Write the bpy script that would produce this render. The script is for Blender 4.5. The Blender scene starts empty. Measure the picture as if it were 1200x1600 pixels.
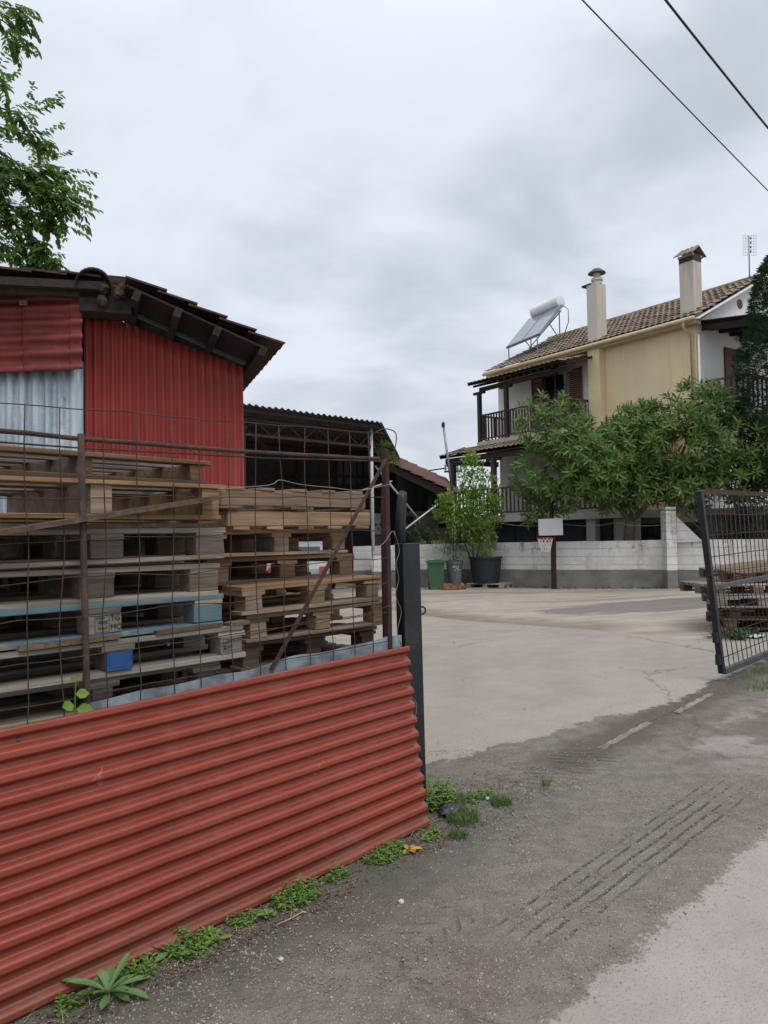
import bpy, math, random
from mathutils import Vector as V, Matrix
random.seed(11)
R = random.uniform
sc = bpy.context.scene
COL = sc.collection
PI = math.pi

# ------------------------------------------------------------------ camera model (photo 1200x1600)
F, H = 1155.0, 1.65
PITCH, ROLL = math.atan(36/1155), 0.018
_fw = V((0, math.cos(PITCH), math.sin(PITCH)))
_u0 = V((0, -math.sin(PITCH), math.cos(PITCH)))
_r0 = V((1, 0, 0))
_rt = _r0*math.cos(ROLL) - _u0*math.sin(ROLL)
_up = _u0*math.cos(ROLL) + _r0*math.sin(ROLL)
CAM = V((0, 0, H))
def ray(px, py): return _fw + _rt*((px-600)/F) + _up*((800-py)/F)
def hit(px, py, p0, n):
    r = ray(px, py); t = (V(p0)-CAM).dot(n)/r.dot(n)
    return CAM + r*t
def YP(px, py, y): return hit(px, py, (0, y, 0), V((0, 1, 0)))
# fence frame: u along the fence, v into the yard
O = V((-1.3, 2.5, 0)); D = V((.70711, .70711, 0)); N = V((-.70711, .70711, 0)); Z = V((0, 0, 1))
def W(u, v, z): return O + D*u + N*v + Z*z
def FP(px, py, v): return hit(px, py, O+N*v, N)
def FU(px, py, v):
    p = FP(px, py, v); q = p-O
    return q.dot(D), p.z
def sm(t): t = min(max(t, 0), 1); return t*t*(3-2*t)
def gz_uv(u, v): return (.05+.022*min(max(u, -6), 13))*(1-sm((v-.5)/7))
def gz(x, y):
    q = V((x, y, 0))-O
    return gz_uv(q.dot(D), q.dot(N))
# house frame: s along the yellow facade to the left, d into the house
HC = V((9.79, 22.85, 0)); HA = V((-.5788, .8155, 0)); HB = V((.8155, .5788, 0))
def HW(s, d, z): return HC + HA*s + HB*d + Z*z
def HP(px, py, d):
    p = hit(px, py, HC+HB*d, HB); q = p-HC
    return q.dot(HA), p.z
def HQ(px, py, s):
    p = hit(px, py, HC+HA*s, HA); q = p-HC
    return q.dot(HB), p.z

# ------------------------------------------------------------------ mesh builder
class MB:
    def __init__(s): s.v = []; s.f = []
    def add(s, vs, fs):
        n = len(s.v); s.v += [tuple(x) for x in vs]; s.f += [tuple(i+n for i in f) for f in fs]; return s
    def ob(s, o, ax, ay, az):            # box from corner o with edge vectors
        o, ax, ay, az = V(o), V(ax), V(ay), V(az)
        vs = [o, o+ax, o+ax+ay, o+ay, o+az, o+ax+az, o+ax+ay+az, o+ay+az]
        fs = [(0,3,2,1),(4,5,6,7),(0,1,5,4),(1,2,6,5),(2,3,7,6),(3,0,4,7)]
        if ax.cross(ay).dot(az) < 0: fs = [f[::-1] for f in fs]
        return s.add(vs, fs)
    def box(s, x0, x1, y0, y1, z0, z1):
        return s.ob((x0, y0, z0), (x1-x0, 0, 0), (0, y1-y0, 0), (0, 0, z1-z0))
    def beam(s, p, q, w, h, up=Z):
        p, q = V(p), V(q); d = (q-p); dn = d.normalized()
        x = dn.cross(up)
        if x.length < 1e-4: x = dn.cross(V((1, 0, 0)))
        x.normalize(); y = x.cross(dn).normalized()
        return s.ob(p-x*w/2-y*h/2, x*w, d, y*h)
    def tube(s, pts, r, n=8, cap=True):
        pts = [V(p) for p in pts]; m = len(pts)
        rs = r if isinstance(r, (list, tuple)) else [r]*m
        prev = None; base = len(s.v); vs = []; fs = []
        for i, p in enumerate(pts):
            t = (pts[min(i+1, m-1)]-pts[max(i-1, 0)]).normalized()
            if prev is None:
                a = t.cross(Z)
                if a.length < 1e-3: a = t.cross(V((1, 0, 0)))
            else: a = prev - t*prev.dot(t)
            a.normalize(); prev = a; b = t.cross(a)
            for k in range(n):
                c = 2*PI*k/n; vs.append(p + (a*math.cos(c)+b*math.sin(c))*rs[i])
        for i in range(m-1):
            for k in range(n):
                k2 = (k+1) % n
                fs.append((i*n+k, i*n+k2, (i+1)*n+k2, (i+1)*n+k))
        if cap: fs.append(tuple(range(n))[::-1]); fs.append(tuple((m-1)*n+k for k in range(n)))
        return s.add(vs, fs)
    def lathe(s, c, prof, n=20, ax=Z, capb=True, capt=True):
        c = V(c); ax = V(ax).normalized(); a = ax.cross(V((1, 0, 0)))
        if a.length < 1e-3: a = ax.cross(V((0, 1, 0)))
        a.normalize(); b = ax.cross(a); vs = []; fs = []; m = len(prof)
        for r, z in prof:
            for k in range(n):
                t = 2*PI*k/n; vs.append(c+ax*z+(a*math.cos(t)+b*math.sin(t))*r)
        for i in range(m-1):
            for k in range(n):
                k2 = (k+1) % n; fs.append((i*n+k, i*n+k2, (i+1)*n+k2, (i+1)*n+k))
        if capb: fs.append(tuple(range(n))[::-1])
        if capt: fs.append(tuple((m-1)*n+k for k in range(n)))
        return s.add(vs, fs)
    def sheet(s, fn, nu, nv, th=None):   # fn(i/nu, j/nv) -> point ; th: offset vector for a second skin
        def skin(off, flip):
            vs = [V(fn(i/nu, j/nv))+off for j in range(nv+1) for i in range(nu+1)]
            fs = []
            for j in range(nv):
                for i in range(nu):
                    a = j*(nu+1)+i; q = (a, a+1, a+nu+2, a+nu+1); fs.append(q[::-1] if flip else q)
            return vs, fs
        vs, fs = skin(V((0, 0, 0)), False)
        if th is not None:
            v2, f2 = skin(V(th), True); n = len(vs)
            fs += [tuple(i+n for i in f) for f in f2]; vs += v2
            edge = [i for i in range(nu+1)] + [j*(nu+1)+nu for j in range(1, nv+1)] + [nv*(nu+1)+i for i in range(nu-1, -1, -1)] + [j*(nu+1) for j in range(nv-1, 0, -1)]
            for k in range(len(edge)):
                a, b = edge[k], edge[(k+1) % len(edge)]; fs.append((b, a, a+n, b+n))
        return s.add(vs, fs)
    def jitter(s, a):
        s.v = [(x+R(-a, a), y+R(-a, a), z+R(-a, a)) for x, y, z in s.v]; return s
    def build(s, name, mat, parent=None, smooth=False, label=None, sharp=None):
        me = bpy.data.meshes.new(name); me.from_pydata(s.v, [], s.f); me.update()
        me.materials.append(mat)
        if smooth:
            me.polygons.foreach_set('use_smooth', [True]*len(me.polygons))
            if sharp: me.set_sharp_from_angle(angle=math.radians(sharp))
        o = bpy.data.objects.new(name, me); COL.objects.link(o)
        if label: o['label'] = label
        if parent is not None:
            o.parent = parent
            if parent.get('_w'): o.matrix_parent_inverse = Matrix.Translation(-parent.location)
        return o
WORLD_ROOTS = []
def tag(o, label, cat, group=None, kind=None):
    if label: o['label'] = label
    if cat: o['category'] = cat
    if group: o['group'] = group
    if kind: o['kind'] = kind
    return o
def thing(name, label, cat, loc, group=None, rotz=None, rot=None):
    o = bpy.data.objects.new(name, None); COL.objects.link(o); o.empty_display_size = .1
    o.location = loc; tag(o, label, cat, group)
    if rotz is None and rot is None: o['_w'] = 1; WORLD_ROOTS.append(o)
    elif rot is not None: o.rotation_euler = rot
    else: o.rotation_euler = (0, 0, rotz)
    return o

# ------------------------------------------------------------------ material helpers
class NT:
    def __init__(s, name):
        s.m = bpy.data.materials.new(name); s.m.use_nodes = True; s.t = s.m.node_tree
        s.t.nodes.clear(); s.out = s.t.nodes.new('ShaderNodeOutputMaterial')
    def n(s, ty, props=None, **ins):
        nd = s.t.nodes.new(ty)
        for k, v in (props or {}).items(): setattr(nd, k, v)
        for k, v in ins.items():
            key = int(k[1:]) if k[0] == '_' and k[1:].isdigit() else k.replace('_', ' ')
            s.set(nd.inputs[key], v)
        return nd
    def set(s, sock, v):
        if isinstance(v, bpy.types.NodeSocket): s.t.links.new(v, sock)
        elif isinstance(v, bpy.types.Node): s.t.links.new(v.outputs[0], sock)
        else:
            if isinstance(v, (tuple, list)) and len(v) == 3 and sock.type == 'RGBA': v = (*v, 1)
            sock.default_value = v
    def math(s, op, a, b=0.0, c=0.0, clamp=False):
        return s.n('ShaderNodeMath', dict(operation=op, use_clamp=clamp), _0=a, _1=b, _2=c).outputs[0]
    def add(s, a, b): return s.math('ADD', a, b)
    def mul(s, a, b): return s.math('MULTIPLY', a, b)
    def sub(s, a, b): return s.math('SUBTRACT', a, b)
    def ss(s, x, a, b, o0=0.0, o1=1.0):
        return s.n('ShaderNodeMapRange', dict(interpolation_type='SMOOTHSTEP'), Value=x, From_Min=a, From_Max=b, To_Min=o0, To_Max=o1).outputs[0]
    def mix(s, f, a, b, mode='MIX'):
        nd = s.n('ShaderNodeMix', dict(data_type='RGBA', blend_type=mode)); s.set(nd.inputs[0], f); s.set(nd.inputs[6], a); s.set(nd.inputs[7], b)
        return nd.outputs[2]
    def noise(s, vec, scale, det=4, rough=.55, dist=0.0):
        return s.n('ShaderNodeTexNoise', None, Vector=vec, Scale=scale, Detail=det, Roughness=rough, Distortion=dist).outputs[0]
    def vscale(s, vec, sc3, loc=(0, 0, 0)):
        return s.n('ShaderNodeMapping', None, Vector=vec, Scale=sc3, Location=loc).outputs[0]
    def geo(s): return s.n('ShaderNodeNewGeometry')
    def objc(s): return s.n('ShaderNodeTexCoord').outputs['Object']
    def orand(s): return s.n('ShaderNodeObjectInfo').outputs['Random']
    def bump(s, h, strength=.4, dist=.01, nrm=None):
        nd = s.n('ShaderNodeBump', None, Height=h, Strength=strength, Distance=dist)
        if nrm is not None: s.set(nd.inputs['Normal'], nrm)
        return nd.outputs[0]
    def done(s, col, rough=.7, metal=0.0, normal=None, spec=.5, trans=None, **kw):
        p = s.n('ShaderNodeBsdfPrincipled', None, Base_Color=col, Roughness=rough, Metallic=metal)
        p.inputs['Specular IOR Level'].default_value = spec
        for k, v in kw.items(): s.set(p.inputs[k.replace('_', ' ')], v)
        if normal is not None: s.set(p.inputs['Normal'], normal)
        sh = p.outputs[0]
        if trans is not None:
            tr = s.n('ShaderNodeBsdfTranslucent', None, Color=trans[0])
            mx = s.n('ShaderNodeMixShader', None, _0=trans[1], _1=sh, _2=tr.outputs[0]); sh = mx.outputs[0]
        s.t.links.new(sh, s.out.inputs[0]); return s.m

def m_plain(name, col, rough=.6, metal=0.0, var=.15, sc_=6, bump=.15, spec=.4, dirt=None, dirt_amt=.4):
    t = NT(name); g = t.geo().outputs['Position']
    n1 = t.noise(g, sc_, 6, .6); n2 = t.noise(g, sc_*9, 3, .6)
    c = t.mix(t.ss(n1, .3, .7), tuple(x*(1-var) for x in col), tuple(min(1, x*(1+var)) for x in col))
    if dirt: c = t.mix(t.mul(t.ss(t.noise(g, sc_*.6, 8, .65, .3), .5, .72), dirt_amt), c, dirt)
    return t.done(c, t.ss(n2, .2, .8, rough-.08, min(1, rough+.08)), metal, t.bump(n2, bump, .004), spec)
def m_wood(name, c1, c2, axis=0, paint=None, paint_amt=.0, rough=.8, dark=(.03, .025, .02)):
    t = NT(name); o = t.objc(); r = t.orand(); isl = t.geo().outputs['Random Per Island']
    off = t.n('ShaderNodeVectorMath', dict(operation='ADD'), _0=o, _1=t.n('ShaderNodeCombineXYZ', None, X=t.mul(r, 31.0), Y=t.mul(r, 17.0), Z=t.mul(r, 9.0)).outputs[0]).outputs[0]
    s3 = [38, 38, 38]; s3[axis] = 2.2
    grain = t.noise(t.vscale(off, tuple(s3)), 1.0, 5, .65, .6)
    s4 = [110, 110, 110]; s4[axis] = 3
    fine = t.noise(t.vscale(off, tuple(s4)), 1.0, 3, .6)
    c = t.mix(t.ss(grain, .32, .68), c1, c2)
    big = t.noise(off, 3.5, 4, .6)
    c = t.mix(t.mul(t.ss(big, .5, .75), .45), c, tuple(x*.45 for x in c1))
    c = t.mix(t.mul(t.ss(fine, .62, .75), .55), c, dark)
    hv = t.n('ShaderNodeHueSaturation', None, Hue=.5, Saturation=t.ss(r, 0, 1, .75, 1.15), Value=t.ss(t.math('FRACT', t.add(t.mul(r, 7.3), isl)), 0, 1, .72, 1.2), Fac=1.0, Color=c).outputs[0]
    c = hv
    if paint: c = t.mix(t.ss(t.add(t.mul(big, .6), t.mul(grain, .5)), .72-paint_amt*.5, .8-paint_amt*.5), c, paint)
    return t.done(c, rough, 0, t.bump(t.add(grain, t.mul(fine, .6)), .5, .004), .25)
def m_rust(name, c1=(.030, .022, .019), c2=(.075, .042, .030)):
    t = NT(name); g = t.geo().outputs['Position']
    n = t.noise(g, 14, 6, .65); n2 = t.noise(g, 160, 3, .6)
    c = t.mix(t.ss(n, .35, .65), c1, c2)
    c = t.mix(t.mul(t.ss(n2, .5, .7), .5), c, (.11, .075, .055))
    return t.done(c, .85, 0, t.bump(n2, .6, .002), .3)
def m_leaf(name, c1, c2, c3, rough=.45, tr=.25, spec=.4):
    t = NT(name); g = t.geo(); r = g.outputs['Random Per Island']; n = t.noise(g.outputs['Position'], 1.4, 3, .6)
    c = t.mix(r, c1, c2); c = t.mix(t.mul(t.ss(n, .45, .7), .6), c, c3)
    return t.done(c, rough, 0, None, spec, trans=(t.mix(.5, c, tuple(min(1, x*2.2) for x in c2)), tr))
def m_roof(name, c1, c2, moss):
    t = NT(name); g = t.geo().outputs['Position']; n1 = t.noise(g, 2.2, 6, .65); n2 = t.noise(g, 13, 5, .6); n3 = t.noise(g, 60, 3)
    c = t.mix(t.ss(n2, .3, .7), c1, c2); c = t.mix(t.mul(t.ss(n1, .42, .68), .75), c, moss)
    c = t.mix(t.mul(t.ss(n3, .58, .7), .4), c, tuple(x*.4 for x in c1))
    return t.done(c, .9, 0, t.bump(n3, .4, .006), .2)
def m_plaster(name, col, stain, amt=.5, streak=True, rough=.9):
    t = NT(name); g = t.geo().outputs['Position']
    st = t.noise(t.vscale(g, (5, 5, .35)), 1.0, 6, .6); n1 = t.noise(g, .8, 5, .6); n3 = t.noise(g, 45, 4, .6)
    c = t.mix(t.ss(n1, .3, .7), tuple(x*.93 for x in col), tuple(min(1, x*1.05) for x in col))
    c = t.mix(t.mul(t.ss(t.add(t.mul(st, .65), t.mul(n1, .35)), .5, .66), amt), c, stain)
    return t.done(c, rough, 0, t.bump(n3, .3, .006), .2)
def m_corr_red(name, c1, c2, fade, rough=.38, spec=.5, mud=False):
    t = NT(name); g = t.geo().outputs['Position']
    n1 = t.noise(g, 1.3, 6, .6); n2 = t.noise(t.vscale(g, (9, 9, 1.2)), 1.0, 5, .65); n3 = t.noise(g, 70, 4, .7); n4 = t.noise(g, 6, 8, .75, .6)
    c = t.mix(t.ss(n1, .3, .7), c1, c2)
    c = t.mix(t.mul(t.ss(n2, .5, .75), .4), c, fade)
    c = t.mix(t.mul(t.ss(n4, .66, .7), .55), c, tuple(min(1, x*1.5+.06) for x in fade))
    c = t.mix(t.mul(t.ss(n3, .66, .74), .35), c, (.12, .05, .035))
    if mud:
        zz_ = t.n('ShaderNodeSeparateXYZ', None, Vector=g).outputs[2]
        c = t.mix(t.mul(t.ss(t.sub(zz_, t.mul(n4, .28)), .13, -.04), t.ss(n3, .3, .6, .1, .45)), c, (.10, .06, .04))
        sp_ = t.noise(g, 130, 3, .6); c = t.mix(t.mul(t.ss(sp_, .68, .72), t.ss(n2, .45, .6)), c, (.13, .09, .07))
    return t.done(c, t.ss(n2, .3, .8, rough-.06, rough+.2), 0, t.bump(n3, .12, .002), spec)

# ------------------------------------------------------------------ materials
M = {}
M['wood_grey'] = m_wood('weathered_wood', (.135, .108, .083), (.29, .245, .195))
M['wood_pale'] = m_wood('pale_wood', (.20, .175, .14), (.33, .295, .245))
M['wood_tan'] = m_wood('tan_wood', (.18, .112, .064), (.31, .205, .125))
M['wood_brown'] = m_wood('brown_wood', (.10, .063, .04), (.19, .125, .08))
M['wood_blue'] = m_wood('blue_painted_wood', (.15, .15, .14), (.24, .23, .2), paint=(.10, .16, .185), paint_amt=.52)
M['wood_dark'] = m_wood('dark_timber', (.022, .017, .014), (.045, .033, .026))
M['wood_post'] = m_wood('brown_timber_post', (.045, .03, .022), (.085, .055, .04), axis=2)
M['wood_block'] = m_wood('block_wood', (.075, .058, .042), (.165, .13, .096))
M['blue_plastic'] = m_plain('blue_plastic', (.014, .062, .20), .5, var=.1)
M['rust'] = m_rust('rusty_iron')
M['rust_red'] = m_rust('rusty_red_iron', (.026, .014, .012), (.055, .024, .02))
M['gate_black'] = m_plain('dark_painted_steel', (.012, .0145, .019), .5, var=.3, sc_=9, dirt=(.07, .05, .04), dirt_amt=.35)
M['gate_grey'] = m_plain('worn_grey_steel', (.055, .06, .065), .55, var=.3, sc_=12, dirt=(.12, .09, .07), dirt_amt=.5)
M['galv'] = None
M['red_panel'] = m_corr_red('red_painted_sheet', (.20, .029, .0135), (.25, .041, .0185), (.27, .075, .045), .32, .55, mud=True)
M['red_wall'] = m_corr_red('red_wall_sheet', (.24, .030, .024), (.33, .050, .040), (.33, .10, .09), .5, .35)
M['red_old'] = m_corr_red('old_red_sheet', (.17, .035, .032), (.27, .055, .048), (.26, .13, .12), .5, .3)
def m_galv():
    t = NT('galvanised_sheet'); g = t.geo().outputs['Position']
    n1 = t.noise(t.vscale(g, (9, 9, 1.0)), 1.0, 6, .65); n2 = t.noise(g, 30, 5, .7); n3 = t.noise(g, 3, 6, .7, .5)
    c = t.mix(t.ss(n1, .35, .65), (.27, .33, .38), (.55, .62, .66)); c = t.mix(t.mul(t.ss(n2, .5, .7), .5), c, (.62, .66, .68))
    c = t.mix(t.mul(t.ss(n3, .6, .72), .5), c, (.16, .17, .18))
    return t.done(c, .5, .35, t.bump(n2, .2, .003), .5)
M['galv'] = m_galv()
M['zinc'] = m_plain('dull_zinc', (.13, .15, .17), .65, .1, var=.5, sc_=7, bump=.4, dirt=(.06, .055, .05), dirt_amt=.7)
M['roof_dark'] = m_roof('old_dark_tiles', (.055, .035, .03), (.10, .05, .04), (.03, .03, .028))
M['roof_house'] = m_roof('weathered_tiles', (.20, .15, .11), (.30, .235, .175), (.11, .09, .075))
M['roof_house2'] = m_roof('weathered_awning_tiles', (.20, .14, .10), (.32, .24, .17), (.10, .08, .065))
M['roof_lean'] = m_roof('red_brown_tiles', (.105, .048, .038), (.165, .075, .058), (.08, .06, .055))
M['roof_metal'] = m_plain('old_roof_sheet', (.08, .085, .09), .6, .2, var=.3, sc_=3, dirt=(.10, .06, .04))
M['yellow'] = m_plaster('yellow_plaster', (.76, .62, .39), (.55, .38, .19), .3)
M['yellow_trim'] = m_plain('yellow_gutter_paint', (.52, .41, .25), .5, var=.1)
M['white_wall'] = m_plaster('white_plaster', (.77, .77, .75), (.50, .50, .48), .4)
M['white_trim'] = m_plain('white_trim', (.75, .76, .76), .5, var=.06)
M['chimney'] = m_plaster('chimney_plaster', (.52, .48, .42), (.33, .28, .22), .6)
M['concrete_edge'] = m_plaster('slab_concrete', (.42, .39, .35), (.25, .22, .2), .5)
M['stone'] = m_plain('basement_stone', (.10, .095, .088), .9, var=.6, sc_=5, bump=.6)
M['black_metal'] = m_plain('black_metal', (.012, .013, .016), .5, var=.3)
M['dark_door'] = m_plain('dark_blue_door', (.018, .022, .030), .5, var=.3)
M['shutter'] = m_plain('brown_shutter', (.115, .035, .024), .5, var=.2)
M['glass'] = NT('window_glass').done((.012, .016, .02), .08, 0, None, .6)
M['solar_glass'] = NT('collector_glass').done((.22, .25, .28), .12, .3, None, .8)
M['steel'] = m_plain('white_tank_steel', (.66, .67, .66), .35, .2, var=.06)
M['thin_metal'] = m_plain('grey_pipe', (.22, .23, .24), .45, .4, var=.2)
M['pale_pipe'] = m_plain('pale_pipe', (.55, .56, .56), .45, .1, var=.1)
M['wire_white'] = m_plain('pale_wire', (.28, .28, .27), .5, .2)
M['cable'] = m_plain('black_cable', (.012, .012, .014), .6)
M['bin_green'] = m_plain('green_bin_plastic', (.035, .10, .055), .45, var=.15)
M['bin_grey'] = m_plain('grey_bin_plastic', (.11, .12, .13), .6, var=.2)
M['pot'] = m_plain('black_pot_plastic', (.016, .018, .024), .6, var=.25)
M['board_white'] = m_plain('white_board', (.52, .53, .55), .5, var=.05)
M['hoop_red'] = m_plain('red_rim', (.40, .06, .035), .5)
M['net'] = m_plain('net_cord', (.65, .60, .58), .8)
M['ink'] = m_plain('dark_ink', (.025, .023, .022), .9)
M['chalk'] = m_plain('white_paint_marks', (.62, .64, .64), .9)
M['bark'] = m_wood('tree_bark', (.075, .06, .05), (.15, .125, .105), axis=2)
M['bark_dark'] = m_wood('dark_bark', (.04, .032, .027), (.075, .06, .05), axis=2)
M['cane'] = m_plain('bamboo_cane', (.40, .30, .20), .7)
M['leaf_loquat'] = m_leaf('loquat_leaf', (.024, .058, .018), (.15, .235, .05), (.026, .066, .021), .52, .25, .22)
M['leaf_conifer'] = m_leaf('conifer_spray', (.024, .062, .030), (.055, .110, .048), (.018, .046, .024), .6, .1, .2)
M['leaf_lemon'] = m_leaf('lemon_leaf', (.08, .16, .030), (.24, .36, .07), (.12, .23, .045), .48, .3, .25)
M['leaf_acacia'] = m_leaf('branch_leaf', (.040, .085, .022), (.12, .20, .04), (.062, .125, .027), .55, .35, .2)
M['leaf_bush'] = m_leaf('bush_leaf', (.025, .06, .024), (.06, .115, .04), (.035, .075, .03), .5)
M['leaf_weed'] = m_leaf('weed_leaf', (.08, .165, .035), (.20, .31, .07), (.12, .19, .05), .45)
M['leaf_dock'] = m_leaf('dock_leaf', (.11, .20, .065), (.17, .27, .095), (.13, .22, .075), .55)
M['grass'] = m_leaf('grass_blade', (.06, .12, .03), (.13, .21, .06), (.10, .14, .05), .6)
M['fruit'] = m_plain('orange_fruit', (.56, .17, .05), .5, var=.35)
M['dry_leaf'] = m_plain('yellow_leaf', (.48, .27, .06), .7, var=.3)
M['bag'] = m_plain('black_bag', (.018, .02, .024), .3, spec=.6)
M['brown_sack'] = m_plain('rusty_brown_cloth', (.17, .08, .04), .9, var=.5, sc_=12)
M['car_white'] = m_plain('white_car_paint', (.34, .35, .36), .3, var=.04)
M['tyre'] = m_plain('tyre_rubber', (.015, .015, .016), .8)
M['beige'] = m_plaster('beige_plaster', (.36, .30, .24), (.25, .2, .16), .5)
M['dark_wall'] = m_plaster('dark_soot_and_shade', (.06, .055, .055), (.03, .028, .028), .6)  # dark tone carries the lean-to's inner shade; soot only on the chimney
M['pebble'] = m_plain('pebbles', (.27, .235, .195), .85, var=.55, sc_=40)
M['soil_litter'] = m_leaf('dead_litter', (.085, .055, .038), (.16, .11, .075), (.06, .04, .03), .9, .05, .1)
M['kerb'] = m_plain('concrete_kerb', (.20, .172, .14), .9, var=.3, sc_=9, bump=.4)

def m_wall():                            # whitewashed block wall: grey band at the foot, weathered top, block joints
    t = NT('whitewashed_blocks'); g = t.geo().outputs['Position']; sep = t.n('ShaderNodeSeparateXYZ', None, Vector=g)
    z = sep.outputs[2]; x = sep.outputs[0]
    n1 = t.noise(g, 2.2, 7, .65); n2 = t.noise(g, 11, 6, .7); st = t.noise(t.vscale(g, (4.5, 4.5, .5)), 1.0, 6, .65)
    c = t.mix(t.ss(n1, .3, .7), (.56, .55, .52), (.70, .69, .66))
    joint = t.math('ABSOLUTE', t.sub(t.math('FRACT', t.add(t.mul(z, 4.3), t.mul(n2, .10))), .5))
    jm = t.mul(t.ss(joint, .455, .49), t.ss(n1, .35, .55))
    c = t.mix(t.mul(jm, .75), c, (.16, .14, .12))
    stain = t.ss(t.add(t.mul(st, .6), t.mul(n2, .4)), .5, .64)
    topm = t.ss(t.add(z, t.mul(n2, .35)), 1.05, 1.5)
    c = t.mix(t.mul(stain, t.add(.30, t.mul(topm, .6))), c, (.19, .17, .15))
    band = t.ss(t.add(z, t.mul(n2, .05)), .555, .575, 1, 0)
    gb = t.mix(t.ss(n1, .3, .7), (.15, .145, .138), (.235, .225, .21))
    c = t.mix(band, c, gb)
    return t.done(c, .92, 0, t.bump(t.sub(n2, t.mul(jm, .8)), .5, .015), .2)
M['wall'] = m_wall()

def m_ground():
    t = NT('worn_ground'); g = t.geo().outputs['Position']; sep = t.n('ShaderNodeSeparateXYZ', None, Vector=g)
    x, y = sep.outputs[0], sep.outputs[1]
    a = t.mul(t.add(x, 1.3), .70711); b = t.mul(t.sub(y, 2.5), .70711)
    u, v = t.add(a, b), t.sub(b, a)
    uv = t.n('ShaderNodeCombineXYZ', None, X=u, Y=v).outputs[0]
    n0 = t.sub(t.noise(g, .55, 6, .6), .5); n1 = t.sub(t.noise(g, 2.0, 7, .65), .5); n2 = t.sub(t.noise(g, 9, 6, .7), .5); n3 = t.noise(g, 60, 4, .7); n4 = t.noise(g, 240, 2, .6)
    # fine stones
    vo = t.n('ShaderNodeTexVoronoi', None, Vector=g, Scale=75.0, Randomness=1.0); vo2 = t.n('ShaderNodeTexVoronoi', None, Vector=g, Scale=38.0, Randomness=1.0)
    stone = t.ss(vo.outputs['Distance'], .18, .42, 1, 0); sc1 = vo.outputs['Color']; stone2 = t.ss(vo2.outputs['Distance'], .12, .34, 1, 0)
    bw = t.n('ShaderNodeRGBToBW', None, Color=sc1).outputs[0]; bw2 = t.n('ShaderNodeRGBToBW', None, Color=vo2.outputs['Color']).outputs[0]
    # gravelly damp strip
    c_gr = t.mix(t.ss(n2, -.2, .2), (.132, .116, .097), (.20, .177, .150))
    c_gr = t.mix(t.mul(t.mul(stone, t.ss(bw, .38, .62)), .85), c_gr, (.34, .305, .265))
    c_gr = t.mix(t.mul(t.mul(stone2, t.ss(bw2, .55, .72)), t.ss(n1, -.2, .15)), c_gr, (.38, .345, .305))
    c_gr = t.mix(t.mul(t.ss(n3, .55, .75), .35), c_gr, (.06, .05, .042))
    damp = t.mul(t.ss(t.add(v, t.mul(n1, .5)), -.62, -.25), t.ss(u, 3.4, 1.6))
    c_gr = t.mix(t.mul(damp, .55), c_gr, (.052, .050, .038))
    brown = t.mul(t.ss(t.add(n0, t.mul(n1, .4)), .0, .2), .55)
    c_gr = t.mix(brown, c_gr, (.115, .085, .065))
    # pale old surface on the road
    c_lt = t.mix(t.ss(n1, -.2, .2), (.28, .25, .226), (.345, .312, .285))
    c_lt = t.mix(t.mul(t.mul(stone, t.ss(bw, .3, .7)), .30), c_lt, (.40, .375, .35))
    c_lt = t.mix(t.mul(t.ss(n3, .56, .72), .45), c_lt, (.14, .128, .115))
    c_lt = t.mix(t.mul(t.ss(t.noise(g, 22, 5, .75), .60, .70), .35), c_lt, (.13, .12, .11))
    lt = t.ss(t.add(t.add(v, t.mul(n1, .42)), t.add(t.mul(n2, .2), t.mul(t.sub(n3, .5), .12))), -1.37, -1.325, 1, 0)
    e2 = t.add(t.add(v, t.mul(n1, .5)), t.mul(n2, .2))
    lt2 = t.mul(t.mul(t.ss(e2, -.42, -.52), t.ss(t.add(u, t.mul(n1, 2.0)), 3.6, 4.6)), t.ss(t.add(n0, t.mul(n1, .6)), .12, .0))
    lt = t.math('MAXIMUM', lt, t.mul(lt2, .85))
    c = t.mix(lt, c_gr, c_lt)
    # yard concrete
    c_y = t.mix(t.ss(n1, -.2, .2), (.240, .214, .181), (.298, .269, .232))
    c_y = t.mix(t.ss(n0, -.18, .2), c_y, t.mix(.6, c_y, (.34, .30, .25)))
    c_y = t.mix(t.mul(t.ss(n3, .54, .70), .45), c_y, (.17, .148, .125))
    c_y = t.mix(t.mul(t.mul(stone, t.ss(bw, .4, .7)), .45), c_y, (.46, .43, .38))
    wv = t.noise(t.vscale(uv, (1.0, .9, 1), (3, 7, 0)), 1.6, 7, .7, .8)
    c_y = t.mix(t.mul(t.ss(wv, .60, .70), .45), c_y, (.21, .18, .15))
    far = t.ss(t.sub(t.add(u, t.mul(n1, .5)), t.add(8.35, t.mul(v, .27))), -.06, .06)
    c_f = t.mix(t.ss(n1, -.2, .2), (.30, .262, .215), (.36, .32, .27))
    xs = t.noise(t.vscale(g, (.22, .95, 1), (1, 4.3, 0)), 1.0, 6, .62, .6)
    wet = t.ss(xs, .49, .57)
    c_f = t.mix(t.mul(wet, .45), c_f, (.15, .12, .098))
    xs2 = t.noise(t.vscale(g, (.5, 3.2, 1), (9, 2, 0)), 1.0, 7, .7, .4)
    c_f = t.mix(t.mul(t.ss(xs2, .56, .66), .35), c_f, (.18, .145, .115))
    dl = t.sub(u, t.add(8.35, t.mul(v, .27)))
    c_f = t.mix(t.mul(t.mul(t.ss(t.add(dl, t.mul(n1, 1.2)), 1.3, .1), t.ss(v, 2.0, 3.2)), .7), c_f, (.150, .112, .085))
    ex = t.math('DIVIDE', t.sub(x, 5.9), 2.9); ey = t.math('DIVIDE', t.sub(y, 14.6), 1.7)
    er = t.add(t.add(t.mul(ex, ex), t.mul(ey, ey)), t.mul(n1, 1.6))
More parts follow.
